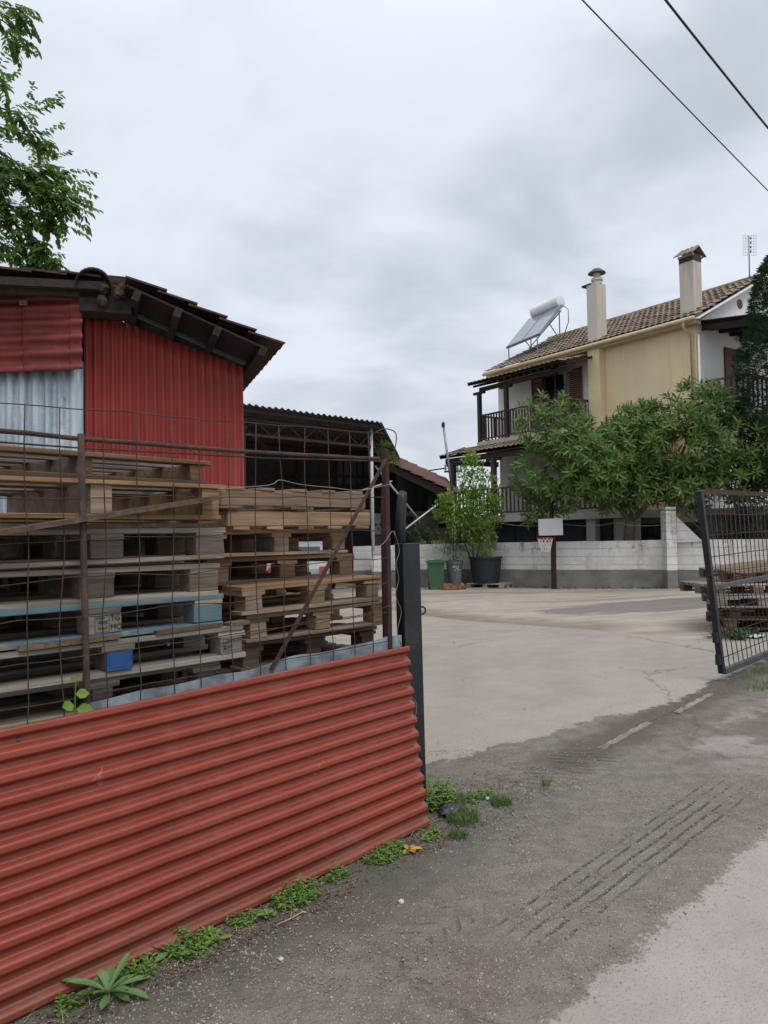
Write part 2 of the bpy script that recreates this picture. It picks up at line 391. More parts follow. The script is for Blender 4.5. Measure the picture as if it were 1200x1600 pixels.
    c_f = t.mix(t.mul(t.ss(er, 1.1, .7), .75), c_f, (.135, .118, .105))
    c_y = t.mix(far, c_y, c_f)
    bnd = t.math('MAXIMUM', t.sub(1.22, t.mul(u, .2)), .14)
    yd = t.ss(t.sub(t.add(t.add(v, t.mul(n1, .5)), t.add(t.mul(n2, .3), t.mul(t.sub(n3, .5), .14))), bnd), -.02, .025)
    yd = t.math('MAXIMUM', yd, t.ss(v, 1.0, 1.3))
    # crumbly dark edge between yard and lane
    edge = t.mul(t.ss(t.math('ABSOLUTE', t.add(t.sub(v, .0), t.mul(n1, .5))), .26, .08), t.ss(t.add(u, t.mul(n1, 1.)), 2.9, 3.5))
    c = t.mix(t.mul(edge, .75), c, (.085, .070, .058))
    c = t.mix(yd, c, c_y)
    # tyre tread grooves
    def band(vc, half, u0, u1, freq):
        m = t.mul(t.ss(t.math('ABSOLUTE', t.sub(t.add(v, t.mul(n0, .05)), vc)), half, half*.8), t.mul(t.ss(u, u0, u0+.3), t.ss(u, u1, u1-.35)))
        w = t.math('SINE', t.add(t.mul(v, freq), t.add(t.mul(n1, 1.8), t.mul(n2, 1.2))))
        return t.mul(m, t.mul(t.ss(w, .5, 1.0), t.ss(t.add(t.add(t.mul(n2, 1.6), t.mul(n1, .8)), t.mul(t.sub(n3, .5), 1.2)), -.08, .2)))
    gr = t.math('MAXIMUM', band(-.97, .17, 1.45, 3.9, 100.0), t.mul(band(-1.0, .018, .3, 2.2, 40.0), .8))
    w2 = t.math('SINE', t.add(t.mul(t.add(u, t.mul(t.math('ABSOLUTE', t.sub(v, -.69)), 1.0)), 75.0), t.mul(n1, 4.0)))
    tl = t.mul(t.mul(t.ss(t.math('ABSOLUTE', t.add(v, .69)), .1, .08), t.mul(t.ss(u, .95, 1.2), t.ss(u, 1.75, 1.5))), t.mul(t.mul(t.ss(w2, .5, .95), .6), t.mul(t.ss(n2, -.04, .1), t.ss(t.math('ABSOLUTE', t.add(v, .69)), .015, .035))))
    w3 = t.math('SINE', t.add(t.mul(t.add(u, t.mul(v, .6)), 85.0), t.mul(n1, 5.0)))
    tt = t.mul(t.mul(t.ss(t.math('ABSOLUTE', t.add(v, .04)), .26, .14), t.mul(t.ss(u, 2.85, 3.1), t.ss(u, 3.95, 3.6))), t.mul(t.ss(w3, .2, .8), t.ss(n1, -.08, .06)))
    gr = t.math('MAXIMUM', t.math('MAXIMUM', gr, tl), tt)
    c = t.mix(t.mul(gr, .58), c, (.055, .046, .038))
    # cracks
    cr = t.n('ShaderNodeTexVoronoi', dict(feature='DISTANCE_TO_EDGE'), Vector=t.n('ShaderNodeVectorMath', dict(operation='ADD'), _0=g, _1=t.n('ShaderNodeCombineXYZ', None, X=t.mul(n1, .8), Y=t.mul(n2, .5)).outputs[0]).outputs[0], Scale=.33).outputs['Distance']
    crm = t.mul(t.ss(cr, .0015, .006, 1, 0), t.ss(n0, -.02, .1))
    c = t.mix(t.mul(crm, .6), c, (.08, .07, .06))
    coarse = t.mul(t.sub(1.0, yd), t.sub(1.0, t.mul(lt, .7)))
    h = t.add(t.mul(t.add(t.mul(stone, bw), t.mul(stone2, bw2)), t.add(.15, coarse)), t.add(t.mul(n3, .5), t.sub(t.mul(n2, .5), t.mul(gr, 2.2))))
    return t.done(c, t.ss(t.add(n1, t.mul(damp, .5)), -.3, .4, .95, .72), 0, t.bump(h, .75, .012), .25)
M['ground'] = m_ground()

# ------------------------------------------------------------------ ground
def lin(a, b, st):
    n = max(1, round((b-a)/st)); return [a+(b-a)*i/n for i in range(n)]
from mathutils import noise as mn
def terrain(name, us, vs, extra):
    m = MB(); nu = len(us)
    for v in vs:
        for u in us:
            p = W(u, v, 0); z = gz_uv(u, v)
            a = min(1, max(0, 1-abs(v)/6))
            z += a*(.010*mn.noise((p.x*1.6, p.y*1.6, 0))+.006*mn.noise((p.x*7, p.y*7, 3)))*(1 if extra else .6)
            if -.3 < v < .3 and u > 2.6: z -= .018*max(0, mn.noise((u*2.1, v*4, 1)))+.008
            m.v.append((p.x, p.y, z))
    for j in range(len(vs)-1):
        for i in range(nu-1):
            a = j*nu+i; m.f.append((a, a+1, a+nu+1, a+nu))
    return m
us = lin(-30, -3, 3)+lin(-3, -1, .25)+lin(-1, 8, .05)+lin(8, 14, .25)+lin(14, 60, 3)+[60]
o = terrain('road', us, lin(-25, -4, 2)+lin(-4, -2.5, .15)+lin(-2.5, 0, .05)+[0], True).build('road', M['ground'], smooth=True); tag(o, 'worn grey lane with pale patches, gravel and tyre marks', None, kind='structure')
o = terrain('yard', us, lin(0, 1.5, .05)+lin(1.5, 8, .25)+lin(8, 30, 1)+lin(30, 70, 4)+[70], False).build('yard', M['ground'], smooth=True); tag(o, 'pale concrete yard with brown damp stains', None, kind='structure')
g = MB(); g.add([(-900, -900, -.6), (900, -900, -.6), (900, 900, -.6), (-900, 900, -.6)], [(0, 1, 2, 3)])
tag(g.build('ground', M['ground']), 'flat ground beyond the yard', None, kind='structure')
for i, (a, b, w) in enumerate([((3.88, -.05), (4.70, -.02), .026), ((5.12, -.05), (5.9, -.03), .026)]):
    k = MB(); p, q = W(*a, 0), W(*b, 0); p.z = gz(p.x, p.y)-.002; q.z = gz(q.x, q.y)+.004
    n_ = 14
    def ks(s, t, p=p, q=q, w=w): return p.lerp(q, s)+N*(w*(t-.5)*2*(1+.3*mn.noise((s*9, t, i))))+Z*(.012*mn.noise((s*12, t*3, 4)))
    k.sheet(ks, n_, 3, th=(0, 0, -.05))
    tag(k.build('concrete_kerb', M['kerb']), ['worn concrete kerb strip across the gateway, nearer the black post', 'worn concrete kerb strip across the gateway, nearer the open gate'][i], 'kerb', 'kerb strips in the gateway')

# pebbles: nobody could count them
pb = MB()
for i in range(30000):
    u = R(-.3, 6.5) if random.random() < .35 else R(.2, 3.3); v = R(-1.45, .5) if random.random() < .8 else R(-3, 1.0)
    if u > 4 and random.random() < .5: continue
    if mn.noise((u*1.3, v*1.7, 5)) < R(-.6, .3): continue
    if v < -1.4 and random.random() < .8: continue
    p = W(u, v, gz_uv(u, v)); r = random.choice([.0025, .003, .0035, .004, .0045, .006])*R(.7, 1.2)
    a = R(0, PI); ca, sa = math.cos(a)*r, math.sin(a)*r; h = r*R(.5, .9)
    pb.add([p+V((ca, sa, 0)), p+V((-sa*.8, ca*.8, 0)), p+V((-ca, -sa, 0)), p+V((sa*.8, -ca*.8, 0)), p+V((ca*.5, sa*.5, h)), p+V((-sa*.4, ca*.4, h)), p+V((-ca*.5, -sa*.5, h)), p+V((sa*.4, -ca*.4, h))],
           [(0,1,5,4),(1,2,6,5),(2,3,7,6),(3,0,4,7),(4,5,6,7)])
tag(pb.build('gravel', M['pebble']), 'loose small stones lying along the lane', None, kind='stuff')

# ------------------------------------------------------------------ red corrugated panel on the road side of the fence
def panel():
    L0, L1, Hh = -1.3, 2.12, .945
    nz, nl = 260, 60
    ph = lambda z: 2*PI*z/.0765+.6
    def fn(s, t):
        u = L0+(L1-L0)*s; z = t*Hh
        w = max(-1, min(1, 1.5*math.sin(ph(z)))); w = w*(1.08-.08*w*w)
        edge = .004*mn.noise((u*3, z*6, 0))
        v = -.015+.125*(z/Hh)-.012*w+edge+.018*mn.noise((u*.9, z*.8, 2))+.004*mn.noise((u*4, z*3, 8))
        if z < .10: v -= .02*(1-z/.10)*max(0, mn.noise((u*4.2, 0, 7)))
        zz = z*.99 + .062+.0205*u + .006*mn.noise((u*1.3, 0, 3))*(1-t)
        if s == 1: u += .004*mn.noise((z*9, 1, 1))
        if t == 0: zz += .010*abs(mn.noise((u*8, 5, 1)))
        return W(u-.018*(t)*0, v, zz)
    root = thing('corrugated_panel', 'low red corrugated metal sheet leaning along the lane in front of the wire fence', 'metal sheet', W(.4, 0, .06))
    MB().sheet(fn, nl, nz, th=N*.0012).build('sheet', M['red_panel'], root, smooth=True, sharp=60)
    for (px, py) in [(36, 1160), (432, 1120), (622, 1062), (246, 1248), (590, 1160), (602, 1238)]:
        u, z = FU(px, py, .06); b = MB(); c = W(u, .035+.1*(z-.06)/.945-.02, z)
        b.lathe(c, [(.001, .006), (.006, .005), (.008, .001), (.008, -.012)], 10, ax=-N); b.build('screw', M['zinc'], root, smooth=True)
    return root
panel()

# ------------------------------------------------------------------ wire fence
fr = thing('wire_fence', 'rusty wire mesh fence with iron pipes above the red sheet', 'fence', W(.9, .12, .05))
MB().tube([W(.368, .155, .02), W(.36, .15, .9), W(.333, .135, 2.06)], .0125, 10).build('post', M['rust'], fr, smooth=True)
MB().ob(W(2.005, .15, .05), D*.03, N*.03, Z*2.07).build('end_post', M['rust_red'], fr)
MB().ob(W(2.05, .21, .06), D*.035, N*.03, Z*1.74).build('end_post', M['rust_red'], fr)
pts = [W(-1.4, .14, 2.045)]+[W(u, .14+.01*mn.noise((u*2, 0, 0)), 2.047+.013*(u/1.9)-.012*math.sin(u*1.7)+.004*mn.noise((u*4, 1, 0))) for u in [-.9+.15*i for i in range(20)]]
MB().tube(pts, .0095, 8).build('rail', M['rust'], fr, smooth=True)
MB().tube([W(-1.4, .14, 2.01), W(.3, .135, 2.005), W(1.2, .14, 2.02), W(1.98, .135, 2.05)], .004, 6).build('rail', M['rust'], fr, smooth=True)
b = MB(); a0, a1 = FP(604, 716, .15), FP(424, 1046, .15); b.beam(a0, a1, .013, .016, N); b.build('diagonal_brace', M['rust'], fr)
wm = MB()
for i in range(24):
    u = -1.35+.147*i+R(-.012, .012)
    if u > 1.98: break
    top = 2.145+.055*(u/2)+R(-.006, .006)
    p = [W(u+.02*mn.noise((u*5, k*.4, 1))+.010*(k/10), .138+.008*mn.noise((u, k*.5, 9)), top-(top-.25)*k/14) for k in range(15)]
    wm.tube(p, .0024, 5)
for z in [2.147, 1.80, 1.65, 1.50, 1.355, 1.205, 1.05, .9]:
    sag = R(.006, .02)
    p = [W(-1.4+.1*k, .143+.008*mn.noise((k*.3, z, 2)), z+.028*(-1.4+.1*k)*(1 if z > 1.7 else .5)+sag*mn.noise((k*.33, z*7, 4))+.006*mn.noise((k*.9, z*3, 8))) for k in range(35)]
    wm.tube(p, .0023, 5)
wm.build('wire_mesh', M['rust'], fr, smooth=True)
# loose wires
def wire(pxs, v, r, mat, name, label):
    p = [FP(x, y, vv) for (x, y), vv in zip(pxs, v if isinstance(v, list) else [v]*len(pxs))]
    q = []
    for i in range(len(p)-1):
        for k in range(4):
            s = k/4; p0, p1, p2, p3 = p[max(i-1, 0)], p[i], p[i+1], p[min(i+2, len(p)-1)]
            q.append(.5*((2*p1)+(p2-p0)*s+(2*p0-5*p1+4*p2-p3)*s*s+(3*p1-p0-3*p2+p3)*s**3))
    q.append(p[-1])
    tag(MB().tube(q, r, 6).build(name, mat, smooth=True), label, 'wire', 'loose wires on the fence')
wire([(586, 676), (601, 670), (617, 675), (619, 690), (613, 718)], .12, .003, M['rust'], 'bent_wire', 'bent wire hoop sticking up above the end of the fence rail')
wire([(616, 830), (624, 860), (619, 880), (623, 905), (618, 930), (627, 955), (621, 985), (626, 1005), (636, 1022)], .16, .0012, M['wire_white'], 'loose_wire', 'pale loose wire dangling down between rusty fence end and black post')
wire([(585, 858), (600, 848), (613, 830), (617, 838)], .14, .0013, M['wire_white'], 'loose_wire', 'pale loose wire end twisted round the rusty fence end post halfway up')
wire([(340, 764), (420, 758), (437, 750), (470, 757), (520, 762), (562, 766), (612, 756)], .13, .0014, M['wire_white'], 'loose_wire', 'pale wire strung slack across the upper fence mesh')
wire([(642, 1088), (651, 1100), (648, 1122), (640, 1128)], .1, .0015, M['wire_white'], 'loose_wire', 'thin wire scrap curling on the black post beside the red sheet')
wire([(360, 1000), (420, 985), (500, 968), (560, 962), (612, 945)], .125, .0025, M['rust'], 'loose_wire', 'dark wire drooping across the lower mesh in front of the tan pallets')

# black gate post
u0, z0 = FU(623, 850, .24); u1, _ = FU(651, 850, .24)
gp_ = thing('gate_post', 'black steel gate post standing at the end of the red sheet', 'gate post', W(2.28, .25, .05))
lean = D*.012
pm = MB(); pm.ob(W(u0+.012, .20, .04), D*(u1-u0-.01), N*.07, Z*1.56-D*.018); pm.build('post_body', M['gate_black'], gp_)
pm = MB(); pm.ob(W(u0-.004, .188, .04), D*.02, N*.012, Z*1.54-D*.018); pm.build('flange', M['gate_black'], gp_)
p0 = W(u0+.03, .26, 1.5); pm = MB(); pm.tube([p0, p0+Z*.25+D*.012, p0+Z*.36+D*.024, p0+Z*.40+D*.035], [.03, .03, .029, .022], 10); pm.build('top_tube', M['gate_black'], gp_, smooth=True)
c = FP(651, 955, .25); lp = MB(); lp.tube([c+D*(.006)+Z*.022, c+D*.05+Z*.022, c+D*.075+Z*.012, c+D*.075-Z*.012, c+D*.05-Z*.022, c+D*.006-Z*.022], .006, 7); lp.build('latch_loop', M['gate_black'], gp_, smooth=True)

# galvanised strip behind the fence
def gs(s, t):
    u = .34+1.78*s; top = (1.025+.07*s)+.03*mn.noise((s*6, 0, 2))
    return W(u, .16+.03*math.sin(s*19)*t*.3+.012*mn.noise((s*8, t*2, 0)), .10+(top-.10)*t)
o = MB().sheet(gs, 60, 8, th=N*.002).build('metal_sheet', M['zinc'], smooth=True); tag(o, 'dull grey metal sheet standing between the red sheet and the pallets', 'metal sheet')

# ------------------------------------------------------------------ pallets
def text_mesh(body, size, mat, parent, M4, name='marking', depth=.0006):
    cu = bpy.data.curves.new('lettering', 'FONT'); cu.body = body; cu.size = size; cu.extrude = depth; cu.align_x = 'LEFT'; cu.align_y = 'BOTTOM'
    tmp = bpy.data.objects.new('lettering_tmp', cu); COL.objects.link(tmp)
    dg = bpy.context.evaluated_depsgraph_get(); me = bpy.data.meshes.new_from_object(tmp.evaluated_get(dg))
    bpy.data.objects.remove(tmp); bpy.data.curves.remove(cu)
    me.materials.clear(); me.materials.append(mat); me.transform(M4)
    o = bpy.data.objects.new(name, me); COL.objects.link(o); o.parent = parent
    if parent is not None and parent.get('_w'): o.matrix_parent_inverse = Matrix.Translation(-parent.location)
    return o
FRONT = Matrix(((1, 0, 0), (0, 0, -1), (0, 1, 0))).to_4x4()     # text standing on the local -y face

def pallet(loc, rot, label, group, wood, L=1.2, Wd=.8, parts=True, flip=False, blocks=None, bw=None, dz=0, edgewood=None, bottoms=True, bmats=None, missing=(), cat='pallet'):
    root = thing('pallet', label, cat, loc, group, rot=rot)
    bits = []; wblk = M['wood_block'] if wood is M['wood_grey'] else wood
    def bd(name, x0, x1, y0, y1, z0, z1, mat=None):
        b = MB(); b.box(x0, x1, y0, y1, z0, z1); b.jitter(.0034); bits.append((name, b, mat or wood))
    ys = [(0, .145), (.172, .272), (.3275, .4725), (.528, .628), (.655, .8)]
    for k, (a, c) in enumerate(ys):
        if ('deck', k) in missing: continue
        e = R(-.012, .012); bd('deck_board', e, L+e-(R(.02, .12) if k and random.random() < .2 else 0), a*Wd/.8, c*Wd/.8, .1225, .144, edgewood if k == 0 else None)
    xs = [(0, .145), (L/2-.0725, L/2+.0725), (L-.145, L)]
    for k, (a, c) in enumerate(xs): bd('stringer_board', a+.003, c-.003, .002, Wd-.002, .1005, .1222)
    byy = [(0, .1), (Wd/2-.0725, Wd/2+.0725), (Wd-.1, Wd)]
    for j, (a, c) in enumerate(byy):
        for k, (p, q) in enumerate(xs):
            w_ = 0 if not bw else (q-p)/2-bw/2
            bd('block', p+w_+.002, q-w_-.002, a+.003, c-.003, .0222, .1003, (bmats or {}).get((j, k), wblk))
    if bottoms:
        for (a, c) in byy: bd('bottom_board', R(-.006, .006), L, a, c, 0, .022, edgewood if a == 0 else None)
    if flip:
        for _, b, _m in bits: b.v = [(x, y, .144-z) for x, y, z in b.v]; b.f = [f[::-1] for f in b.f]
    if parts:
        for n_, b, m_ in bits: b.build(n_, m_, root)
    else:
        bpy.data.objects.remove(root); whole = MB()
        for _, b, _m in bits: whole.add(b.v, b.f)
        root = whole.build('pallet', wood); root.location = loc; root.rotation_euler = rot; tag(root, label, cat, group)
    return root
GL = 'grey pallets in the near left stack'; GRt = 'tan pallets in the stack by the gate post'
A45 = PI/4
ordn = ['bottom', 'second from the bottom', 'third from the bottom', 'fourth from the bottom', 'fifth from the bottom', 'sixth from the bottom']
# near left stack : eleven grey pallets, then the loose top ones
zk = lambda k: .085+.1462*k
for k in range(6):
    pallet(W(-.10+R(-.03, .03), .22+R(0, .02), zk(k)), (0, 0, A45+R(-.01, .01)), 'weathered pallet low in the grey stack, %s behind the red sheet' % ordn[k], GL, M['wood_grey'], parts=False, L=1.1)
pallet(W(-.10, .21, zk(6)), (0, .004, A45+.01), 'bare grey pallet just above the red sheet with narrow feet', GL, M['wood_grey'], bw=.09, L=1.1)
p7 = pallet(W(-.10, .185, zk(7)-.002), (0, 0, A45-.012), 'bleached pallet with one bright blue block and a printed end block', GL, M['wood_pale'], bmats={(0, 1): M['wood_brown']}, bw=.118)
p8 = pallet(W(-.10, .20, zk(8)), (0, 0, A45), 'blue painted pallet with TG MO printed on its middle block', GL, M['wood_grey'], L=1.1, edgewood=M['wood_blue'], bmats={(0, 2): M['wood_blue'], (0, 1): M['wood_pale']})
pallet(W(-.12, .225, zk(9)), (.004, .006, A45-.022), 'grey pallet lying directly on the blue painted one', GL, M['wood_grey'], L=1.1)
p10 = pallet(W(-.085, .185, zk(10)+.004), (-.004, -.003, A45+.02), 'grey pallet second above the blue painted one, broken planks on top', GL, M['wood_grey'], L=1.1)
for k in range(11):
    pallet(W(-.12+R(-.03, .03), 1.06+R(0, .03), zk(k)), (0, 0, A45+R(-.01, .01)), 'shaded grey pallet behind the near left stack, %s' % (ordn+['seventh from the bottom', 'eighth from the bottom', 'ninth from the bottom', 'second from its top', 'topmost of the rear row'])[k], 'shaded pallets in the rear row', M['wood_grey'], parts=False, L=1.1)
# printing on blocks
def mark(root, txt, x, z, size, mat=M['ink'], y=-.0012):
    text_mesh(txt, size, mat, root, Matrix.Translation((x, y, z)) @ FRONT)
mark(p8, 'TG', .575, .066, .031); mark(p8, 'MO', .574, .030, .031)
mark(p8, 'H-ES-20', .516, .080, .0105); mark(p8, '0002', .526, .058, .0185); mark(p8, 'TPAT', .522, .034, .017)
b = MB()
for (x0, x1, z0, z1) in [(.512, .57, .0295, .0305), (.512, .57, .0925, .0935), (.512, .513, .0305, .0925), (.569, .570, .0305, .0925)]: b.box(x0, x1, -.0014, .0, z0, z1)
b.build('marking', M['ink'], p8)
mark(p7, 'EC R 336', 1.105, .074, .0185); mark(p7, '67', 1.105, .046, .0185)
b = MB()
for (x0, x1, z0, z1) in [(1.08, 1.101, .036, .037), (1.08, 1.101, .093, .094), (1.08, 1.081, .037, .093), (1.1, 1.101, .037, .093), (1.085, 1.096, .045, .052), (1.085, 1.096, .058, .064), (1.085, 1.096, .072, .076), (1.101, 1.192, .040, .041)]: b.box(x0, x1, -.0014, .0, z0, z1)
b.build('marking', M['ink'], p7)
# raised panel on the blue block
b = MB(); b.box(.546, .652, -.010, .0, .024, .099); b.box(.557, .643, -.0125, -.010, .036, .088); b.build('block_cap', M['blue_plastic'], p7)
# slats lying between pallets 7 and 8 (short boards)
for i, (u0_, u1_, k) in enumerate([(.12, .50, 8), (.66, .98, 8), (1.02, 1.12, 8)]):
    b = MB(); z = zk(k)-.004; b.ob(W(u0_, .17, z-.001), D*(u1_-u0_)+Z*.004, N*.07, Z*.016); b.jitter(.002)
    tag(b.build('wood_offcut', M['wood_brown']), ['short brown slat lying under the blue painted pallet, nearest the pipe post', 'short brown slat under the blue painted pallet, right of the blue block', 'short slat lying above the printed end block'][i], 'offcut', 'short offcuts in the grey stack')
# top of the left stack
def light_pallet(loc, rot, label, zs, sw, wood, low=True):
    root = thing('pallet', label, 'pallet', loc, GL, rot=rot); L, Wd = 1.12, 1.0; h = zs
    for x in (.0, (L-sw)/2, L-sw-.02): MB().box(x, x+sw, .004, Wd, .022, .022+h).jitter(.003).build('stringer', wood, root)
    for k, y in enumerate((-.008, .24, .5, .72, .92)): MB().box(R(-.02, .02), L+R(-.01, .03), y, y+R(.075, .10), .0225+h, .0425+h).jitter(.003).build('deck_board', M['wood_grey'] if k else wood, root)
    if low:
        for y in (-.012, .46, .91): MB().box(R(-.03, .02), L+R(-.02, .03), y, y+.09, .0, .0215).jitter(.003).build('bottom_board', wood, root)
light_pallet(W(-.12, .20, 1.735), (.0, .004, A45-.01), 'split light pallet lying below the topmost pallet', .115, .085, M['wood_tan'])
light_pallet(W(-.17, .23, 1.897), (.02, .008, A45+.015), 'topmost light pallet with open gaps lying on the grey stack', .07, .06, M['wood_brown'])
for i, (ua, ub, v_) in enumerate([(-.1, .62, .20), (.55, .98, .22), (-.1, .9, .62)]):
    b = MB(); b.ob(W(ua, v_, 1.699+.001*i), D*(ub-ua), N*.09, Z*.018+Z*.0); b.jitter(.002); b.build('wood_offcut', M['wood_brown']); tag(bpy.data.objects[[o.name for o in bpy.data.objects if o.name.startswith('wood_offcut')][-1]], ['flat loose board under the split light pallet, left part', 'flat loose board under the split light pallet, right end', 'flat loose board farther back under the split light pallet'][i], 'offcut', 'short offcuts in the grey stack')
b = MB(); a0, a1 = FP(-40, 838, .14), FP(336, 778, .16); b.beam(a0, a1, .02, .09, N); b.jitter(.002)
tag(b.build('loose_plank', M['wood_brown']), 'long loose plank lying aslant across the upper left pallets', 'plank')

# right stack
def two_way(loc, rot, label, flip):
    root = thing('pallet', label, 'pallet', loc, GRt, rot=rot)
    L, Wd = 1.0, 1.0
    bits = []
    for y in (0, Wd/2-.02, Wd-.04): bits.append(('side_beam', MB().box(0, L, y, y+.04, .0, .078), M['wood_tan']))
    for k in range(5):
        x = .03+k*(L-.16)/4; bits.append(('deck_board', MB().box(x, x+R(.09, .12), -.004, Wd, .079, .097), M['wood_tan']))
    for x in (.0, .44, .88): bits.append(('bottom_board', MB().box(x, x+.11, 0, Wd, -.017, -.001), M['wood_brown']))
    for n_, b, m_ in bits:
        b.jitter(.002)
        if flip: b.v = [(x, y, .078-z) for x, y, z in b.v]; b.f = [f[::-1] for f in b.f]
        b.build(n_, m_, root)
U0 = 1.29; VS = .52
hr = .088
for k in range(6):
    pallet(W(U0+R(-.03, .03), VS+R(-.02, .02), hr+.1462*k), (0, 0, A45+R(-.02, .02)), 'tan pallet low in the stack by the gate post, %s' % ordn[k], GRt, M['wood_tan'], L=1.0, Wd=1.0, parts=False)
zr = lambda k: hr+.1462*k
rs = [(6, 1.29, .50, .02, 'tan pallet lowest in view by the gate post, just above the grey metal sheet', 'wood_brown'),
      (7, 1.31, .47, -.015, 'tan pallet second lowest in view by the gate post', 'wood_tan'),
      (8, 1.26, .43, .012, 'tan pallet with a wide pale deck sticking out towards the fence', 'wood_tan'),
      (9, 1.17, .60, -.01, 'tan pallet set back in the middle of the stack by the gate post', 'wood_brown'),
      (10, 1.12, .56, .015, 'tan pallet right under the two beam pallets', 'wood_tan')]
for k, u, v, a, lab, wd in rs:
    pallet(W(u, v, zr(k)), (R(-.010, .010), R(-.012, .012), A45+a*1.8), lab, GRt, M[wd], L=1.0, Wd=1.0, bw=.105)
two_way(W(1.24, .52, zr(11)+.012), (0, 0, A45-.01), 'heavy beam pallet lying second from the top by the gate post', True)
two_way(W(1.19, .50, zr(11)+.118), (0, .0, A45+.006), 'heavy beam pallet on top of the stack by the gate post, boards upward', False)

# right hand heap behind the gate
GH = 'pallets in the heap behind the open gate'
labs = ['pallet at the bottom of the heap behind the gate', 'pallet second from the bottom behind the gate', 'pallet sticking out left in the heap behind the gate', 'pallet fourth up in the heap behind the gate', 'pallet fifth up behind the gate under the tilted ones', 'upper pallet behind the middle gate rail', 'tilted topmost pallet behind the gate']
hc = V((4.53, 9.95, 0)); zz = gz(4.5, 10)+.05
for k in range(5):
    off = [(.02, 0), (.12, .05), (-.10, .0), (-.06, .06), (.10, 0), (.02, .03), (.45, .25)][k if k < 4 else 6]
    rz = [-.16, -.10, -.22, .10, .25][k]
    pallet((hc.x+off[0], hc.y+off[1], zz+.148*k), ([0, 0, 0, 0, .04][k], [0, 0, 0, 0, -.08][k], rz), (labs[:4]+labs[6:])[k], GH, M[['wood_brown', 'wood_grey', 'wood_pale', 'wood_grey', 'wood_brown', 'wood_tan', 'wood_pale'][k]], L=1.2, Wd=1.0)

# ------------------------------------------------------------------ open gate on the right
gt = thing('gate', 'dark steel mesh gate leaf standing open at the right', 'gate', W(6.45, .1, .25))
TL, BL = FU(1093, 768, .1), FU(1128, 1050, .1); TR, BR = FU(1260, 776, .1), FU(1260, 991, .1)
dU = BL[0]-TL[0]
def G(s, t):   # s along the leaf 0..1 (length), t bottom..top
    L = 3.2
    u = BL[0]-dU*t + L*s; z = BL[1]*(1-t)+TL[1]*t + s*L*.012
    return W(u, .1, z)
b = MB(); b.beam(G(0, -.005), G(0, 1.005), .055, .055, N); b.build('stile', M['gate_black'], gt)
b = MB(); b.beam(G(.012, 1), G(1, 1), .045, .035, N); b.build('top_rail', M['rust'], gt)
b = MB(); b.beam(G(.012, .0), G(1, .0), .05, .05, N); b.build('bottom_rail', M['gate_grey'], gt)
b = MB(); b.beam(G(.012, .475), G(1, .475), .04, .05, N); b.build('middle_rail', M['gate_grey'], gt)
b = MB()
for i in range(25):
    s = .03+.039*i; b.tube([G(s, .02)+N*.006, G(s+.001*R(-1, 1), .5)+N*.03, G(s, .985)+N*.006], .0048, 5)
for t_ in [.07, .20, .335, .64, .76, .88]: b.tube([G(.014, t_)+N*.02, G(.4, t_+R(-.01, .01))+N*.02, G(1, t_)+N*.02], .0046, 5)
b.build('wire_mesh', M['rust'], gt, smooth=True)
c = G(0, .47)
b = MB(); b.tube([c-D*.02+Z*.10, c-D*.085+Z*.10, c-D*.09+Z*.09, c-D*.09-Z*.08, c-D*.085-Z*.09, c-D*.02-Z*.09], .007, 7); b.build('handle', M['gate_black'], gt, smooth=True)
for t_ in (.075, .20):
    c = G(0, t_); b = MB(); b.ob(c-D*.075-N*.02-Z*.05, D*.05, N*.04, Z*.1); b.build('latch_plate', M['gate_black'], gt)

# ------------------------------------------------------------------ red shed on the left
SA = V((-2.79, 6.9, 0)); SD = V((.94, .342, 0)).normalized(); SN = V((.342, -.94, 0)).normalized()   # SN points at the lane
def SP(px, py, off): return hit(px, py, SA+SN*off, SN)
def su(p): return (p-SA).dot(SD)
sh = thing('shed', 'tall patched shed of red and galvanised corrugated sheets under dark old tiles', 'shed', (-3.2, 7.2, 0))
tl_, tr_ = SP(133, 478, 0), SP(380, 572, 0)
w0, w1 = 0.0, su(SP(380, 640, 0))
def rw(s, t):
    x = w0+(w1-w0)*s; top = tl_.z+(tr_.z-tl_.z)*(x-su(tl_))/(su(tr_)-su(tl_)) - .012
    w = math.sin(2*PI*x/.0765); w = math.copysign(abs(w)**.7, w)
    dent = -.02*math.exp(-((x-.95)**2/.02+(t-.72)**2/.006))
    return SA+SD*x+SN*(.015*w+dent+.008*mn.noise((x*2, t*3, 0)))+Z*(t*top)
MB().sheet(rw, 150, 24, th=-SN*.002).build('wall_sheet', M['red_wall'], sh, smooth=True, label='red corrugated gable sheet')
